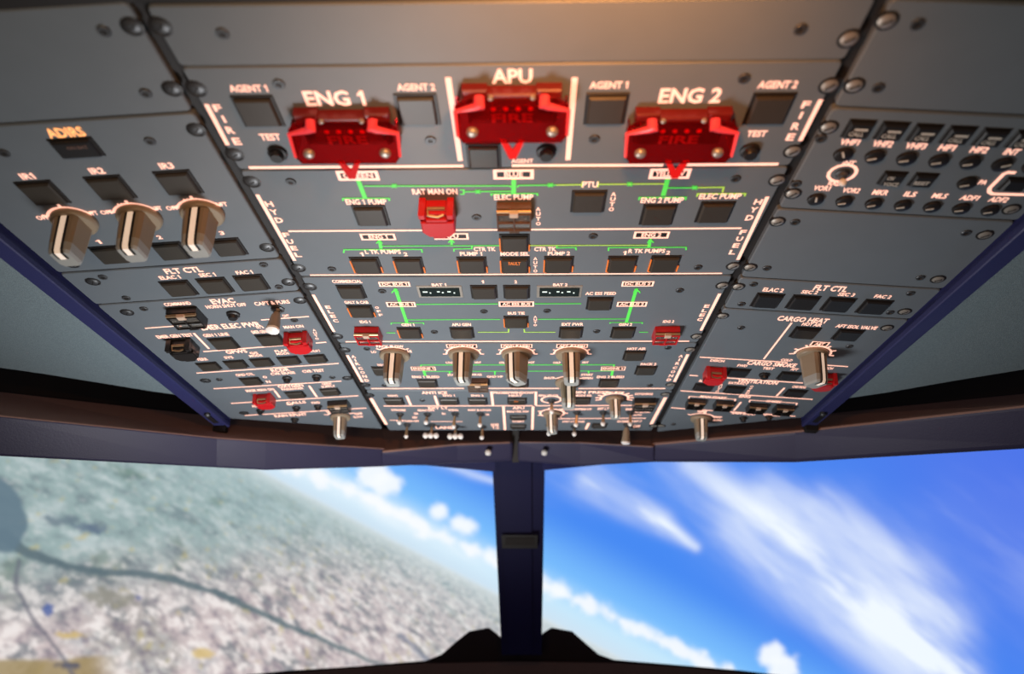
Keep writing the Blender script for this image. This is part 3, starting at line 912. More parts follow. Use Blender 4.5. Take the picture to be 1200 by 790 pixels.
# ------------------------------------------------------------------ overhead panel modules
glyphs(['FIRE'])
G = 0.013
xl, xr = UL+G, UR-G
def yc(py): return PC.hit(600, py)[1]
def cpoly(t, b): return [(xl, yc(t)), (xr, yc(t)), (xr, yc(b)), (xl, yc(b))]
def yat(P, px, py): return P.hit(px, py)[1]
mods = []
def module(*a, **k):
    m = Module(*a, **k); mods.append(m); return m
lg = -0.003
# --- centre column
c0 = module('blank_panel', PC, cpoly(2, 74.2), 'plain grey blank panel above the central fire switch panel', cat='panel')
c1 = module('fire_panel', PC, cpoly(75.4, 196.6), 'grey fire panel with three red see-through guards and black square buttons')
c2 = module('hydraulic_fuel_panel', PC, cpoly(197.8, 323.0), 'hydraulic and fuel panel with green flow lines and amber-lit fuel pump buttons')
c3 = module('electrical_panel', PC, cpoly(324.0, 401.6), 'electrical panel with two voltage displays and two red framed guards')
c4 = module('air_conditioning_panel', PC, cpoly(402.4, 457.2), 'air conditioning panel with a row of large beige temperature knobs')
c5 = module('lighting_and_pressure_panel', PC, cpoly(457.9, 504.5), 'foremost central panel with a crowd of small metal toggle switches')
# --- left column
def lpoly(ta, tb, x0=-0.608, x1=-G): return [(x0, ta), (x1, ta), (x1, tb), (x0, tb)]
yL = [yat(PL, 150, 3), yat(PL, 112, 139), yat(PL, 200, 311.5), yat(PL, 243, 348.6), None]
l0 = module('blank_panel', PL, lpoly(yL[0], yL[1]+.003), 'plain grey blank panel above the one with three beige knobs', cat='panel')
l1 = module('inertial_reference_panel', PL, lpoly(yL[1]-.003, yL[2]+.003), 'grey panel with amber ADIRS heading and three large beige knobs')
l2 = module('flight_control_panel', PL, lpoly(yL[2]-.003, yL[3]+.003), 'narrow flight control panel with only three square buttons, ELAC 1, SEC 1 and FAC 1')
bl, br = PL.hit(284, 489.5), PL.hit(440, 503.5)
l3 = module('emergency_services_panel', PL, [(-0.608, yL[3]-.003), (-G, yL[3]-.003), (-G, br[1]), (-0.608, bl[1])], 'tall panel with evacuation toggle, black guard and two red guards')
# --- right column
def rpoly(ta, tb, x0=G, x1=0.562): return [(x0, ta), (x1, ta), (x1, tb), (x0, tb)]
yR = [yat(PR, 1100, 1.5), yat(PR, 1088, 131), yat(PR, 1045, 251.5), yat(PR, 981, 331.8), yat(PR, 951, 367.5)]
r0 = module('blank_panel', PR, rpoly(yR[0], yR[1]+.003), 'plain grey blank panel above the radio audio panel', cat='panel')
r1 = module('audio_control_panel', PR, rpoly(yR[1]-.003, yR[2]+.003), 'audio panel with CALL keys and rows of small black volume knobs')
r2 = module('blank_panel', PR, rpoly(yR[2]-.003, yR[3]+.003), 'plain grey blank panel between the audio panel and the four-button flight control panel', cat='panel')
r3 = module('flight_control_panel', PR, rpoly(yR[3]-.003, yR[4]+.003), 'narrow flight control panel with a row of four square buttons, ELAC 2 to FAC 2')
br, bl = PR.hit(937, 489), PR.hit(768, 506)
r4 = module('cargo_ventilation_panel', PR, [(G, yR[4]-.003), (0.562, yR[4]-.003), (0.562, br[1]), (G, bl[1])], 'cargo heat and ventilation panel with one large knob and two red guards')

# fasteners and screws
for m, pts in ((c0, [(188, 31), (995, 45)]), (c1, [(230, 104), (275, 181), (972, 100), (929, 177)]), (c2, [(295, 213), (349.6, 314), (911, 211), (859.5, 311.6)]),
               (c3, [(363, 336), (395, 394), (846.8, 334.4), (816.5, 394)]), (c4, [(404, 410), (428, 451), (808.9, 409.6), (786, 450.6)]), (c5, [(433, 463), (780, 461.8), (766, 499)])):
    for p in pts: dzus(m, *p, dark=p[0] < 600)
for m, pts in ((l0, [(155, 31), (202, 104)]), (l1, [(230, 152), (313, 290), (84, 309)]), (l2, [(338, 330.5), (109, 330)]), (l3, [(351.6, 352), (407, 443), (149, 366), (240.8, 446), (286, 484)])):
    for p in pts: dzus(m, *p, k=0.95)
for m, pts in ((r0, [(1039, 24), (1001, 100)]), (r1, [(971, 149), (929, 226.6), (1185, 245)]), (r2, [(911, 259.5), (879, 313), (1154, 275), (1099, 327)]), (r3, [(865, 335.7), (1060, 365)]), (r4, [(846.8, 370), (1039.5, 384), (775, 499)])):
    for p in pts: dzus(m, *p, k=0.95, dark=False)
for m, pts in ((c0, [(261, 39), (938, 34)]), (c1, [(327, 98), (504.6, 164), (696.5, 162.5), (872, 91.6)]), (c2, [(341, 212.6), (558.5, 254.4), (862, 209), (389, 315), (695, 276.4), (818, 313)]),
               (c3, [(448, 341), (567, 364.7), (509, 388.7), (796.5, 340), (641, 364), (699, 388)]), (c4, [(430, 408.6), (450.6, 451.5), (782.8, 407.4), (761.6, 451.4)]), (c5, [(495, 469)]),
               (l0, [(122, 36), (171, 109)]), (l1, [(176, 165), (5, 179), (225, 289)]), (l2, [(309, 310), (327, 336), (120.5, 324.5), (148, 349)]), (l3, [(168.6, 361.6), (345, 375), (257, 444.5), (389.5, 442)]),
               (r0, [(1075, 28), (1029, 102.5)]), (r1, [(962, 162), (933, 215)]), (r2, [(931.6, 260), (1132, 272.7), (898.7, 314), (1078.5, 325.2)]), (r3, [(883, 332.8), (868.9, 356), (1067, 343.6), (1043, 366)]),
               (r4, [(868.4, 383.8), (995.4, 405.8), (789, 497)])):
    for p in pts: screw(m, *p)

# --- fire panel
for p in ((303, 130), (489.5, 128), (710, 127), (901, 127)): button(c1, *p, k=1.02)
button(c1, 567, 182, k=0.9)
for p in ((325.6, 178.5), (640, 177), (878.5, 175.5)): round_button(c1, *p)
fire_guard(c1, 600, 142, 'red see-through guard under the APU heading')
fire_guard(c1, 404.5, 168, 'red see-through guard under the ENG 1 heading')
fire_guard(c1, 797.5, 167.5, 'red see-through guard under the ENG 2 heading')
T = c1.text
T('AGENT 1', 291, 103, 45, 8.5); T('AGENT 2', 487.5, 101.5, 45, 8.5); T('AGENT 1', 713.5, 99, 45, 8.5); T('AGENT 2', 911.5, 98.5, 46, 9)
T('ENG 1', 392, 114.6, 71, 18); T('APU', 600, 88.6, 48, 17.5); T('ENG 2', 809, 111.5, 73, 18)
T('TEST', 316.6, 160, 24, 8); T('TEST', 887, 156, 23, 7.5); T('AGENT', 612, 188, 26, 5)
c1.vtext('FIRE', (255.0, 126), (277.6, 165), 9.5, 8.2); c1.vtext('FIRE', (944.5, 122), (926.5, 160), 9.5, 8.2)
c1.line([(241.8, 121.5), (267, 169.5)], 0.009); c1.line([(962, 116), (937.5, 164.5)], 0.009)
c1.line([(292, 196), (543, 194)], 0.009); c1.line([(600, 193.5), (777, 193)], 0.009); c1.line([(798, 192.7), (912, 191.8)], 0.009)
c1.line([(525, 90), (539.5, 188)], 0.011); c1.line([(673.5, 90), (665.5, 187)], 0.011)

# --- hydraulic and fuel
button(c2, 435, 252); button(c2, 689.5, 235.5); button(c2, 771, 251); button(c2, 837.5, 248)
flap_guard(c2, 514.5, 248, k=1.02, lift=0.052, label='red flip-up guard under RAT MAN ON')
window_guard(c2, 602.5, 249, 'smoke', k=0.96, label='smoky clear guard under ELEC PUMP')
for x, y in ((429.5, 310.2), (479.5, 310.2), (553.5, 310), (654.5, 309.3), (728.5, 309), (778.3, 308.5)): button(c2, x, y, amber=True, k=.98)
button(c2, 603.5, 310, amber=True, k=.98); button(c2, 603, 284, amber=True, k=.95)
T = c2.text
c2.text('FAULT', 603, 309.0, 14, 3.8, 'orange', 0.0118)
c2.line([(301.5, 227.5), (345.5, 305)], 0.009); c2.line([(899.4, 230), (864.6, 304)], 0.009)
c2.vtext('HYD', (315.5, 238.5), (327, 257.5), 9, 6.2); c2.vtext('HYD', (888.4, 236), (878.4, 254.6), 9, 6.2)
c2.vtext('FUEL', (335.4, 274.8), (349.2, 298), 7.6, 5.2); c2.vtext('FUEL', (870.6, 271.6), (858.4, 295), 7.6, 5.2)
c2.line([(338, 270.5), (868.8, 267)], 0.0065); c2.line([(363.5, 322.0), (846, 320.0)], 0.006)
c2.frame(395, 444, 199.5, 211, 0.008, t='GREEN'); c2.frame(578, 625.6, 198, 209.5, 0.008, t='BLUE', tw=22); c2.frame(761, 809, 197, 209, 0.008, t='YELLOW')
T('ENG 1 PUMP', 429, 236, 48, 6.5); T('RAT MAN ON', 509.5, 224, 53, 6.8); T('ELEC PUMP', 602, 230.5, 46, 6.5); T('PTU', 691.6, 215.7, 18.5, 7); T('ENG 2 PUMP', 776, 234, 50, 6.5); T('ELEC PUMP', 844, 229.4, 49, 6.5)
c2.vtext('AUTO', (630.6, 244.5), (630.8, 261.5), 5.5, 4.2); c2.vtext('AUTO', (719, 227), (716.4, 244.6), 6, 4.6)
GL = 'litgreen'; LM = 'litlime'
for pts, wd, mm in (([(420, 211), (428, 232)], .011, GL), ([(427, 217.6), (597, 217.3), (601, 220)], .0042, GL), ([(602, 210), (602, 226)], .011, GL), ([(606, 219), (608, 216.8), (652, 216.4)], .0042, GL), ([(652, 216.4), (681, 216)], .0042, LM), ([(702, 215.6), (781, 215)], .0042, LM),
        ([(402, 235), (402, 232), (456, 232), (456.5, 235)], .0042, GL), ([(539, 222), (543.5, 222), (543.5, 227), (539, 227)], .004, GL), ([(543.5, 224.3), (600, 223.6)], .0042, GL), ([(576, 229), (575.6, 226.6), (629.6, 226.4), (630, 229)], .0042, GL),
        ([(782.5, 209), (777, 229)], .011, GL), ([(781, 219.8), (818, 219.5)], .0042, GL), ([(818, 219.5), (848, 219), (846.5, 225)], .0042, LM), ([(748.5, 234), (749.5, 231), (804, 230.7), (803, 234)], .0042, GL), ([(816.5, 230), (817.6, 226.6), (873.6, 226.4), (872.4, 229.5)], .0042, LM),
        ([(683, 212), (681.6, 219)], .004, LM), ([(701, 212), (700.6, 219)], .004, LM),
        ([(444.8, 281.5), (446.6, 291)], .009, GL), ([(402.8, 296), (403.4, 292.2), (494, 291.8), (495, 295.6)], .0042, GL), ([(447, 288), (590, 287.4)], .0036, GL), ([(529, 280.5), (529.3, 286.5)], .006, GL), ([(532, 294.5), (532, 291.3), (553, 291), (553, 288)], .0040, GL),
        ([(621, 287.4), (761, 287)], .0036, LM), ([(762, 280.2), (760.4, 289)], .009, GL), ([(652.5, 287.5), (652.6, 290), (674.7, 289.6), (675.2, 292.6)], .0040, GL), ([(713, 293.6), (713.2, 289.8), (804, 289.3), (804, 292.6)], .0040, GL)):
    c2.line(pts, wd, mm)
for x, y, d in ((462, 217.4, 1), (560, 224.1, 1), (645, 216.5, -1), (738, 215.3, 1), (814, 219.5, -1)):
    c2.line([(x-3, y-2.2), (x+3, y), (x-3, y+2.2)], .003, GL); c2.line([(x+3, y-2.2), (x-3, y), (x+3, y+2.2)], .003, GL)
for x, y in ((444.5, 281), (529, 280), (762.2, 280)): c2.line([(x-3.5, y+4), (x, y), (x+3.5, y+4)], .004, GL)
c2.frame(422.5, 463.5, 273.3, 280.8, .0055, t='ENG 1', tw=22, th=4.4); c2.frame(508.6, 549, 272.8, 280.2, .0055, t='APU', tw=17, th=4.4); c2.frame(742.7, 784, 270.8, 278.8, .0055, t='ENG 2', tw=23, th=4.4)
T('L TK PUMPS', 448.7, 294.6, 42, 4.8); T('1', 424, 297.4, 4, 4.4); T('2', 475.4, 297.4, 4.6, 4.4); T('CTR TK', 568, 291.4, 26, 4.8); T('PUMP 1', 552, 296.9, 26, 4.6); T('MODE SEL', 603.4, 297.0, 34, 4.4); T('CTR TK', 639, 291.4, 26, 4.8); T('PUMP 2', 655, 296.5, 26, 4.4)
c2.vtext('AUTO', (627.4, 302.7), (627.4, 317), 4.5, 3.4); T('R TK PUMPS', 758, 293.6, 43, 4.8); T('1', 732, 296, 4, 4.4); T('2', 783, 295.6, 4.6, 4.4)

# --- electrical
for x, y in ((412, 341.3), (423.5, 364), (567.3, 341.5), (605.5, 341.5), (604.8, 376.5), (702.5, 355), (480.5, 389.3), (541.6, 389.3), (669, 389), (730, 389)):
    button(c3, x, y, k=.95, amber=(x, y) in ((604.8, 376.5), (480.5, 389.3), (423.5, 364)), ky=.97)
window_guard(c3, 432.5, 389.5, 'red', k=.92, label='red framed guard under IDG 1'); window_guard(c3, 779.6, 389, 'red', k=.92, label='red framed guard under IDG 2')
display(c3, 515.6, 341.6); display(c3, 655.5, 341.6)
T = c3.text
for t, x, y, a, b in (('COMMERCIAL', 406.7, 329.3, 35, 3.8), ('GALY & CAB', 417.6, 353.8, 28, 3.4), ('IDG 1', 428, 376.8, 12.5, 3.2), ('GEN 1', 478, 380.2, 15, 3.2), ('APU GEN', 540.6, 380.0, 22.5, 3.4), ('BAT 1', 514.4, 333.2, 17, 3.2), ('1', 565.6, 329.8, 3.0, 3.5), ('2', 604.4, 329.8, 3.4, 3.5),
        ('BUS TIE', 605, 366.6, 20, 3.2), ('BAT 2', 656.7, 333.2, 17, 3.2), ('AC ESS FEED', 704, 343.4, 36, 3.5), ('EXT PWR', 671, 379.7, 25.5, 3.3), ('GEN 2', 733, 379.9, 15.5, 3.2), ('IDG 2', 783.5, 376.4, 13, 3.0)): T(t, x, y, a, b)
for x0, x1, y0, y1, t in ((444, 480.5, 329.8, 335.4, 'DC BUS 1'), (453, 487, 353.5, 359.2, 'AC BUS 1'), (584.5, 625.7, 352.9, 358.8, 'AC ESS BUS'), (728.6, 766, 329.2, 335.2, 'DC BUS 2'), (723, 758, 353.3, 358.8, 'AC BUS 2')):
    c3.frame(x0, x1, y0, y1, .005, t=t, tw=(x1-x0)*.8, th=3.0)
for pts, wd, mm in (([(463.3, 338), (476.8, 377.6)], .010, GL), ([(487.5, 356.4), (583.5, 355.8)], .0045, GL), ([(475.5, 374.4), (586, 374)], .0042, GL), ([(458.4, 380), (458.6, 378.2), (496.4, 378), (496.4, 379.8)], .0035, GL), ([(452.8, 389.6), (463, 389.8)], .0042, GL), ([(560, 389), (596, 389), (596, 385)], .004, LM), ([(614.2, 385.3), (614.6, 389), (651, 389)], .004, LM),
        ([(626.5, 355.7), (681, 355.5)], .0042, GL), ([(630.5, 373.8), (734.5, 373.4)], .0042, GL), ([(745.8, 338), (734, 377.2)], .010, GL), ([(714.6, 379), (715, 377.6), (752.7, 377.6), (752.5, 379.3)], .0035, GL), ([(749, 389), (759.5, 389)], .0042, GL)):
    c3.line(pts, wd, mm)
for x, y in ((463, 338), (746.2, 338)):
    c3.line([(x-4, y+5), (x, y), (x+4, y+5)], .004, GL); c3.line([(x-4, y+3), (x+4, y+3)], .004, GL)
c3.line([(405, 400.2), (427, 400)], .0075); c3.line([(438, 400), (772, 399.6)], .0075); c3.line([(789, 399.6), (807.5, 399.5)], .0075)
c3.line([(367, 345), (391.5, 388.5)], .009); c3.line([(843.4, 343.7), (821.3, 387)], .009)
c3.vtext('ELEC', (384.4, 359.5), (393.4, 375.5), 6.2, 3.6); c3.vtext('ELEC', (828.2, 358.4), (820.2, 374), 6.2, 3.6); c3.vtext('AUTO', (627.3, 371), (627.3, 380.6), 4, 2.3); c3.vtext('OFF', (441.8, 360), (446.2, 368.6), 4.5, 2.6)

# --- air conditioning
for x, y in ((449, 434), (501.2, 448.4), (608, 448.4), (713.4, 448.2), (743.3, 416), (756.8, 433.3)): button(c4, x, y, k=.93)
window_guard(c4, 560.5, 447.5, 'smoke', k=.9, label='clear guard behind the third knob, RAM AIR')
K = dict(k=.98, hh=.112)
knob(c4, 462.7, 415, 0.0, **K); knob(c4, 543.2, 413.8, 0.12, **K); knob(c4, 605.8, 413.8, 0.55, **K); knob(c4, 669, 413.8, 0.05, **K); knob(c4, 665.5, 447, 0.0, k=.90, hh=.105)
c4.arc(462.7, 415, .0595, 42, 138, .006, 3); T = c4.text
for x in (543.2, 605.8, 669):
    c4.arc(x, 414.2, .0595, -2, 182, .0062, 7, tl=.013); c4.text('COLD', x-16.5, 424.6, 9, 2.4); c4.text('HOT', x+17, 424.4, 7.5, 2.4)
c4.arc(665.5, 447, .055, 35, 145, .006, 3)
for x0, x1, t in ((523, 559, 'COCKPIT'), (587, 623.8, 'FWD CABIN'), (652, 688.7, 'AFT CABIN')): c4.frame(x0, x1, 402.9, 407.2, .0035, t=t, tw=(x1-x0)*.84, th=2.3)
for t, x, y, a, b in (('PACK FLOW', 457, 405.6, 32, 2.8), ('NORM', 459.5, 408.6, 12, 2.2), ('LO', 438, 412, 6, 2.8), ('HI', 480, 411.3, 4.6, 2.8), ('HOT AIR', 746, 408.4, 22, 2.9), ('PACK 2', 760, 426.4, 18.5, 2.7), ('PACK 1', 446, 427.3, 7, 2.5), ('ENG 2 BLEED', 715.5, 441.4, 32, 2.7), ('ENG 1 BLEED', 499, 441.3, 32, 2.7), ('SHUT', 643.5, 442.6, 12, 2.6), ('START', 688, 438.8, 14, 2.4), ('OPEN', 688.5, 442.8, 12.5, 2.4), ('GND HP', 580, 441, 19, 2.4), ('START', 531, 439, 13, 2.4), ('RAM AIR', 558, 438.6, 14, 2.4)): T(t, x, y, a, b)
c4.frame(481.7, 510.5, 429.4, 433.8, .0035, t='ENGINE 1', tw=24, th=2.3); c4.frame(704.4, 732.7, 429.3, 433.8, .0035, t='ENGINE 2', tw=24, th=2.3)
for pts, wd in (([(493, 429), (493.6, 427.4), (720, 427.2), (718.8, 429.2)], .0055), ([(496.3, 434), (498.6, 440)], .010), ([(497, 435), (717, 434.4)], .005), ([(718, 434), (716.6, 440)], .010), ([(527, 434.6), (527, 438)], .005), ([(580, 434.5), (580, 439)], .005), ([(690, 434.4), (689.6, 437.4)], .005)): c4.line(pts, wd, GL)
c4.line([(435, 455.1), (544, 454.9)], .009); c4.line([(556, 454.9), (655, 455)], .009); c4.line([(678, 455), (779.7, 455)], .009)
c4.line([(407, 416), (424.6, 447.4)], .010); c4.line([(806, 415), (790.3, 447)], .010)
c4.vtext('AIR', (414.2, 417.6), (419, 426), 5.0, 3.0); c4.vtext('COND', (422.4, 431.4), (429.8, 445.4), 5.0, 3.0); c4.vtext('AIR', (798, 417), (794, 425.6), 5.0, 3.0); c4.vtext('COND', (791, 430.6), (784, 444.8), 5.0, 3.0)

# --- lighting and pressure
for x, y in ((462, 469.6), (526.6, 469.6), (560, 469.6), (680.5, 469)): button(c5, x, y, k=.98, ky=.92)
button(c5, 606, 469.6, k=.98, amber=False, ky=.92); c5.text('ON', 604.6, 470.6, 4.5, 1.8, 'orange', 0.0118)
for x, y in ((607.3, 488.6), (607.3, 499.2)): button(c5, x, y, k=.90, ky=.75)
button(c5, 702.5, 498.2, k=.85, ky=.8)
window_guard(c5, 754, 470.5, k=1.0, label='black framed guard under DITCHING')
knob(c5, 720, 466.5, 0.0, k=.68, hh=.085); knob(c5, 647, 484, 0.25, k=.72, hh=.090)
c5.arc(720, 466.5, .056, -15, 195, .009, 11, tl=.022); c5.arc(646, 468, .040, 0, 360, .008); c5.arc(647, 484, .052, 0, 360, .009, 8)
for x, y, a, b, n in ((469, 485, 468, 495.2, 1), (501, 485, 499.2, 495.2, 1), (533.4, 484.4, 531.6, 500, 1), (563, 484.5, 562.4, 498.2, 1), (477.3, 497, 476, 511.5, 1), (506.4, 497.5, 504.8, 510.7, 3), (534.2, 499, 533.6, 511.6, 3), (565.3, 499.5, 564.7, 512.8, 1),
                      (646.3, 469, 646.6, 482.5, 1), (676.2, 483, 675, 498, 1), (707, 483, 706.7, 496.8, 1), (738.6, 483, 738.6, 497.2, 1), (643.6, 498, 643, 508.4, 1), (673, 499.5, 673, 508.8, 1)):
    toggle(c5, x, y, a, b, hh=.052 if b-y > 12 else .042, tips=n, k=1.05)
toggle(c5, 734.5, 497, 733.2, 520.5, hh=.088, big=True)
T = c5.text
for t, x, y, a, b in (('ANTI ICE', 509, 459.9, 30, 3.2), ('WING', 460, 463.4, 12, 2.2), ('ENG 1', 526, 463.2, 14, 2.2), ('ENG 2', 559.4, 463.2, 14.5, 2.2), ('PROBE/WINDOW', 602, 459.9, 48, 2.8), ('HEAT', 604, 463.2, 16, 2.2), ('EXT LT', 513.4, 477.9, 23, 2.8), ('STROBE', 467, 480.3, 17, 2.2), ('BEACON', 499, 480.5, 19, 2.2),
        ('WING', 531, 480.3, 12, 2.2), ('NAV & LOGO', 562, 480.2, 27, 2.2), ('APU', 607.5, 477.8, 14, 2.8), ('MASTER SW', 607, 482.0, 26, 2.2), ('START', 607.5, 493.6, 14, 2.2), ('CABIN PRESS', 686, 459.4, 54, 2.9), ('MODE SEL', 684, 463.2, 20, 2.2), ('LDG ELEV', 720, 457.9+1.8, 20, 2.2), ('DITCHING', 754.6, 461.4, 21, 2.4),
        ('MAN V/S CTL', 643, 463.1, 24, 2.2), ('INT LT', 707, 478.6, 13, 2.8), ('OVHD INTEG LT', 676, 479.3, 34, 2.2), ('DOME', 730, 493.6, 13, 2.2), ('SIGNS', 739, 479.3, 12, 2.4), ('LAND', 522, 500.8, 23, 3.0), ('RWY TURN OFF', 478, 493.2, 26, 2.0), ('STBY COMPASS', 672, 493.8, 26, 2.0), ('NO SMOKING', 753, 482.5, 18, 2.0), ('AUTO', 747, 486, 10, 2.0), ('ON', 487.5, 484.4, 5, 2.4), ('OFF', 486, 489, 6, 2.4), ('EMER EXIT LT', 744, 493.4, 16, 2.0), ('NOSE', 580, 497.8, 9, 3.4), ('T.O', 581, 501.4, 8, 2.2), ('RH', 520, 484.5, 4, 2.2), ('OFF', 746, 499.5, 8, 3.0), ('ON', 571, 485.6, 4, 2.2)): T(t, x, y, a, b)
c5.line([(434.8, 466.5), (452.8, 497.2)], .014); c5.line([(779.8, 465.6), (763, 496.8)], .014)
for pts, wd in (([(449.7, 475.5), (624, 475.2)], .009), ([(628, 475.2), (763, 474.8)], .009), ([(476.6, 463.5), (481.4, 474.6)], .010), ([(509.3, 463.5), (513.2, 474.6)], .010), ([(575.8, 458.6), (577.8, 474.8)], .010), ([(590, 476), (591.8, 503.6)], .011), ([(628, 458.6), (627.8, 474.6)], .010), ([(624.6, 476), (623.8, 503.2)], .011),
        ([(653, 490.4), (757, 489.8)], .008), ([(457, 492.3), (474, 492.5)], .006), ([(504.7, 493.8), (542, 493.8)], .006), ([(690, 495.6), (686.4, 502.8)], .012), ([(655, 479), (694, 479)], .004)): c5.line(pts, wd)

# --- inertial reference
button(l1, 90, 172.5, k=1.12, kind='capcool', ky=.62); l1.text('ON BAT', 90.5, 173, 26, 4, 'dimink', 0.0118)
for p in ((50.6, 225.5), (130, 219.5), (209.5, 213.5), (130, 298), (201, 293.5), (268, 289)): button(l1, *p, k=1.0 if p[1] < 250 else .95)
for x, y in ((88, 258), (164, 253.5), (237.5, 248.5)):
    knob(l1, x, y, 0.0, k=.94, hh=.112); l1.arc(x, y+1, .0555, 28, 152, .007, 3, tl=.012)
T = l1.text
T('ADIRS', 76.6, 154.7, 46, 12, 'litamber')
for t, x, y, a, b in (('IR1', 32, 206, 17, 7.5), ('IR2', 113.5, 199.6, 18, 7.5), ('IR3', 195, 193.7, 17, 7.5), ('NAV', 71, 246.0, 17, 5.5), ('OFF', 50, 254.6, 15, 5), ('ATT', 107.6, 249.3, 15, 5), ('NAV', 147.5, 240.0, 18, 5.5), ('OFF', 125, 248.2, 15, 5), ('ATT', 183, 243.8, 14, 5),
        ('NAV', 224, 234.4, 17, 5), ('OFF', 202, 243.2, 15, 5), ('ATT', 259, 239, 15, 5), ('1', 115.6, 283, 6, 4.5), ('2', 187, 277.5, 6, 4.5), ('3', 260, 272.5, 6, 4.5)): T(t, x, y, a, b)

# --- left flight control
for p in ((210, 337.3), (252.4, 334), (295.2, 330.6)): button(l2, *p, k=1.0, kind='cap')
T = l2.text
T('FLT CTL', 214.8, 316.4, 46, 6.6); T('ELAC 1', 199, 324.6, 25.5, 4.4); T('SEC 1', 242.8, 321.6, 20, 4.4); T('FAC 1', 286.3, 318.7, 20, 4.4)

# --- emergency services
window_guard(l3, 220.5, 368.5, k=1.05, label='black framed guard under COMMAND')
round_button(l3, 273.5, 367.8, .95); toggle(l3, 325.6, 362, 319, 388.5, hh=.088, k=1.25, big=True)
flap_guard(l3, 217.5, 404.5, 'blackguard', k=.98, lift=.045, label='black flip-up guard under EMER GEN TEST'); flap_guard(l3, 351.5, 396.5, 'red', k=.94, lift=.045, label='red flip-up guard marked MAN ON')
button(l3, 262.6, 401.8); button(l3, 317.3, 397.6)
for p in ((245, 428.6), (276.6, 426.2), (307, 423.8), (339, 421.6), (370.3, 419.6)): button(l3, *p, k=.90, ky=.85)
button(l3, 294.5, 446, k=.9, ky=.85); round_button(l3, 336.6, 442.6, .85); round_button(l3, 371.2, 440.8, .85)
flap_guard(l3, 311.5, 466, 'red', k=.86, lift=.042, label='red flip-up guard marked MASK MAN ON')
button(l3, 346.3, 461.8, k=.9, ky=.85); button(l3, 387, 458.4, k=.9, ky=.9)
for p in ((305.3, 480.4), (347.4, 477.3), (372.8, 475.6), (345.6, 490.8)): round_button(l3, *p, .80)
window_guard(l3, 398, 473, k=.95, label='dark guard with bright hinge marked EMER'); knob(l3, 399, 487.5, -0.05, k=.80, hh=.098)
T = l3.text
for t, x, y, a, b in (('COMMAND', 208, 355.6, 33, 4), ('EVAC', 261, 352.4, 29, 6), ('HORN SHUT OFF', 265, 357.9, 49.5, 4.1), ('CAPT & PURS', 318.7, 354.4, 43, 4.4), ('CAPT', 335, 369.6, 8, 3), ('EMER ELEC PWR', 270, 381.6, 74, 6), ('EMER GEN TEST', 204.8, 393.3, 45, 3.9), ('GEN 1 LINE', 253, 392, 31.5, 3.7), ('RAT &', 304.6, 383, 9, 3.2), ('EMER GEN', 303.5, 388.4, 18, 3.8), ('MAN ON', 344, 382.4, 24, 3.5),
        ('GPWS', 277, 411.7, 26, 4), ('TERR', 236.8, 420.7, 14, 3), ('SYS', 268, 418.5, 11, 2.9), ('G/S', 297.5, 413.3, 10, 2.8), ('MODE', 299.7, 416.4, 16, 2.6), ('FLAP', 329.6, 410.8, 15.5, 2.8), ('MODE', 331.5, 414, 16, 2.6), ('LDG FLAP 3', 367.5, 411.0, 15, 2.8), ('RCDR', 328.3, 433.2, 22.6, 4), ('GND CTL', 287, 438.6, 22.5, 2.9),
        ('CVR ERASE', 331.4, 437.1, 30, 3.0), ('CVR TEST', 367, 434.3, 26.5, 3.3), ('OXYGEN', 340.4, 452.0, 31, 3.6), ('MASK MAN ON', 304.7, 456.7, 35, 2.9), ('PASSENGER', 342.7, 455.3, 27, 2.4), ('CREW', 383, 449.4, 12, 2.6), ('SUPPLY', 384.7, 452.4, 17, 2.6), ('CALLS', 347, 471.4, 24, 3.0), ('ALL', 299, 475.6, 9, 2.5), ('FWD', 370, 471.6, 10, 2.5), ('MECH', 340, 473.4, 8, 2),
        ('RAIN RPLNT', 340.6, 486.2, 40, 3.1), ('WIPER', 391, 482.4, 18, 2.8), ('OFF', 420, 484.6, 10, 2.6), ('SLOW', 420, 488.2, 12, 2.4)): T(t, x, y, a, b)
for pts, wd in (([(170, 384.4), (213, 381.2)], .006), ([(306, 374.6), (362, 370.5)], .006), ([(238.4, 411.8), (332, 404.4)], .007), ([(370, 401.6), (382.4, 400.7)], .007), ([(230.4, 437), (397, 425.6)], .007), ([(250.5, 455.3), (400, 446.3)], .007), ([(270.6, 472.5), (420, 463.5)], .008), ([(287, 486.7), (429.5, 477.9)], .008), ([(227, 390), (245, 408.4)], .007), ([(362.3, 451.8), (371.3, 465)], .008)): l3.line(pts, wd)
l3.vtext('AUTO', (368.2, 386.5), (371.5, 396.5), 4, 2.6); l3.vtext('ON', (310.5, 441.5), (314.5, 447), 5, 2.8); l3.line([(321.8, 457.5), (328, 465.6)], .008)
l3.arc(399, 487.5, .056, 25, 150, .007, 3)

# --- audio
for p in ((1006, 150.3), (1044.5, 152.6), (1083.3, 155.2), (1122.5, 157.6), (1161.5, 160.2), (1200.5, 162.8)):
    b = button(r1, *p, k=.66, kind='capcool', ky=.92)
    r1.text('CALL', p[0]-2.5, p[1]+7.2, 18, 5, 'ink', 0.0118)
    r1.mb('ink').add([(a[0], a[1], 0.0114) for a in (lambda q: [(q[0]-.012, q[1]+.004), (q[0]+.014, q[1]+.004), (q[0]+.014, q[1]+.0105), (q[0]-.012, q[1]+.0105)])(r1.at(p[0], p[1], 0.0))], [(0, 1, 2, 3)])
for p, t in (((1045.5, 208.2), ('ON', 'VOICE')), ((1081.5, 210), ('RESET',))):
    button(r1, *p, k=.62, kind='capcool', ky=.86)
    for i, s_ in enumerate(t): r1.text(s_, p[0]-1.5, p[1]+(1+7*i if len(t) > 1 else 5), 8 if s_ == 'ON' else 18, 4.4, 'ink', 0.0118)
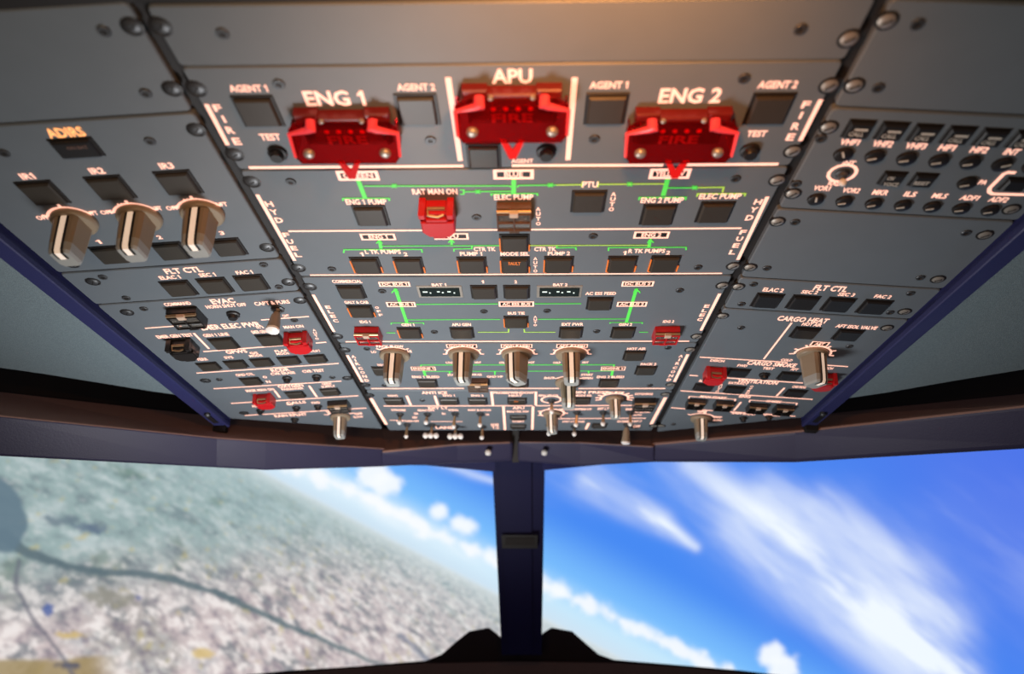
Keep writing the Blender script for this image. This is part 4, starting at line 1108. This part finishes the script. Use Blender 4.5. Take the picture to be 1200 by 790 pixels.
for i, p in enumerate(((988, 180), (1024.8, 182.3), (1062, 184.8), (1100, 187.3), (1136.7, 189), (1174, 191.6), (1210, 194), (1133, 213.5))): small_knob(r1, *p, rz=(.5, 1.95, 1.85, 1.9, 1.85, -1.1, 1.9, 1.95)[i])
for i, p in enumerate(((955.7, 232.5), (989, 235), (1023.5, 237.5), (1057.7, 239.6), (1092, 241.3), (1126, 243.4), (1160, 245.4))): small_knob(r1, *p, rz=(.25, 1.9, 1.95, 1.9, 1.9, 1.85, 1.9)[i], k=.94)
toggle(r1, 987, 202.5, 987.6, 214, hh=.020, k=.9)
r1.arc(987, 202.5, .0285, 0, 360, .0075)
T = r1.text
for t, x, y, a, b in (('VHF1', 996, 166, 23, 7), ('VHF2', 1034.6, 168, 24.5, 7.5), ('VHF3', 1073.4, 170.5, 25, 7.5), ('HF1', 1110, 172.5, 19.5, 7.5), ('HF2', 1148, 175, 21, 7.5), ('INT', 1186, 177.4, 18, 7.5), ('INT', 995, 190.2, 15, 5), ('RAD', 978.5, 214.4, 16, 5.6), ('VOR1', 963.3, 220, 20, 6), ('VOR2', 997.5, 222.6, 21, 6), ('MKR', 1032, 225, 19, 6), ('ILS', 1067, 227, 14.6, 6), ('MLS', 1101.5, 229, 18, 6),
        ('ADF1', 1136.5, 231.3, 22, 6), ('ADF2', 1170.5, 233.3, 23, 6), ('PA', 1152, 213, 10, 5.5)): T(t, x, y, a, b)
r1.line([(1190, 202), (1181, 201.5), (1176, 203.5), (1159.5, 220), (1159, 224.5), (1163, 226.8), (1215, 228)], .0085)
button(r1, 1189, 215, k=.66, kind='capcool', ky=.8)

# --- right flight control
for p in ((899, 351.5), (940.7, 353.8), (982, 356.3), (1024.3, 359)): button(r3, *p, k=.98, kind='capcool')
T = r3.text
T('FLT CTL', 973.8, 337.6, 41, 6.6); T('ELAC 2', 906.3, 339.4, 25, 4.5); T('SEC 2', 949, 342, 20, 4); T('SEC 3', 992, 344.8, 20, 4); T('FAC 2', 1034.8, 347.2, 20.5, 4)

# --- cargo and ventilation
for p in ((943.3, 389.3), (993.5, 391.8), (865.5, 436), (925, 440), (824.6, 453.2), (861, 456), (932, 460.2)): button(r4, *p, k=.92 if p[1] > 400 else .98, kind='capcool', ky=.92)
round_button(r4, 895.4, 438.8, .9)
flap_guard(r4, 836, 435.5, 'red', k=.88, lift=.045, label='red flip-up guard beside FWD'); flap_guard(r4, 963, 442.5, 'red', k=.88, lift=.045, label='red flip-up guard behind the large knob')
for p in ((814.5, 470.6), (847, 472.6), (885.8, 475.6), (917.2, 477.6)): window_guard(r4, *p, k=.80, lift=.026, pane=False)
for p in ((871, 489.3), (901, 487.5)): round_button(r4, *p, .75)
knob(r4, 952, 413.5, -.50, k=.92, hh=.118); r4.arc(952, 414, .058, -5, 190, .007, 7)
knob(r4, 821, 489.5, .05, k=.80, hh=.098); r4.arc(821, 489.5, .056, 25, 150, .007, 3)
r4.frame(949.5, 971.5, 400, 405.4, .0045, t='AFT', tw=12, th=3)
T = r4.text
for t, x, y, a, b in (('CARGO HEAT', 941, 374.2, 62, 5.8), ('HOT AIR', 951.6, 379.9, 24, 4), ('AFT ISOL VALVE', 1003.8, 382.8, 50.6, 4), ('CARGO SMOKE', 904.4, 426.4, 60, 4.8), ('COLD', 922, 421.6, 14, 2.8), ('DISCH', 840.7, 422.4, 17, 2.8), ('FWD', 870, 428.2, 12, 2.8), ('TEST', 900.5, 431.4, 14, 2.8), ('AFT', 931, 432.6, 9, 2.8), ('DISCH', 970, 431.2, 13, 2.8), ('VENTILATION', 888, 447.2, 49.6, 4), ('EXTRACT', 865.3, 448.9, 24, 0.01+2.6), ('BLOWER', 828, 446.4, 18, 2.6), ('CAB FANS', 936.7, 453.2, 17, 2.8), ('ENG', 873, 464.5, 14, 3),
        ('MAN START', 836, 465.2, 32, 2.7), ('N1 MODE', 906.8, 470.2, 18, 2.6), ('WIPER', 822.8, 482.2, 12, 2.8), ('RAIN RPLNT', 872, 484.4, 30, 2.8), ('OFF', 841, 488.6, 10, 2.2), ('SLOW', 841, 492.2, 11, 2.2), ('OXYGEN', 905, 486.2, 20, 2.4)): T(t, x, y, a, b)
for pts, wd in (([(927.8, 377.8), (895, 420.5)], .006), ([(820, 418.2), (923, 424.3)], .0065), ([(968, 427.6), (993.7, 429.4)], .0065), ([(808, 439.5), (818, 440.2)], .0075), ([(849, 442.4), (941, 448.6)], .0075), ([(797.5, 457.7), (952.4, 467.8)], .0075), ([(786.3, 477.6), (932, 487.7)], .0078), ([(919.4, 454.3), (910, 463.8)], .007), ([(868.4, 470.9), (860, 481)], .007), ([(807, 466.6), (808, 464.2), (862, 467.6), (861, 469.8)], .005), ([(878, 471), (879, 468.6), (934, 472.2), (933, 474.4)], .005)): r4.line(pts, wd)
r4.vtext('AUTO', (845.5, 450.5), (840.5, 458.5), 4, 2.0); r4.vtext('OVRD', (881, 452.6), (876, 460.4), 4, 2.0)

glyphs([t[0] for m in mods for t in m.texts])
for m in mods: m.finish()

# bright bolts on the centre beams
for px, py in ((572, 530.3), (638, 530.5)):
    q = MB(); q.lathe([(0.0036, 0), (0.0036, 0.001), (0.0028, 0.0026), (0.001, 0.0034)], n=14)
    o = link('beam_bolt', q.mesh('beam_bolt', 'silver', 1, True))
    o.location = pz(px, py, .7735); o.rotation_euler = (math.pi/2+PITCH*0, 0, 0)
    tag(o, 'small bright bolt on the navy beam, ' + ('left' if px < 600 else 'right') + ' one of the pair beside the post', 'bolt', 'bright bolts on the centre beams')
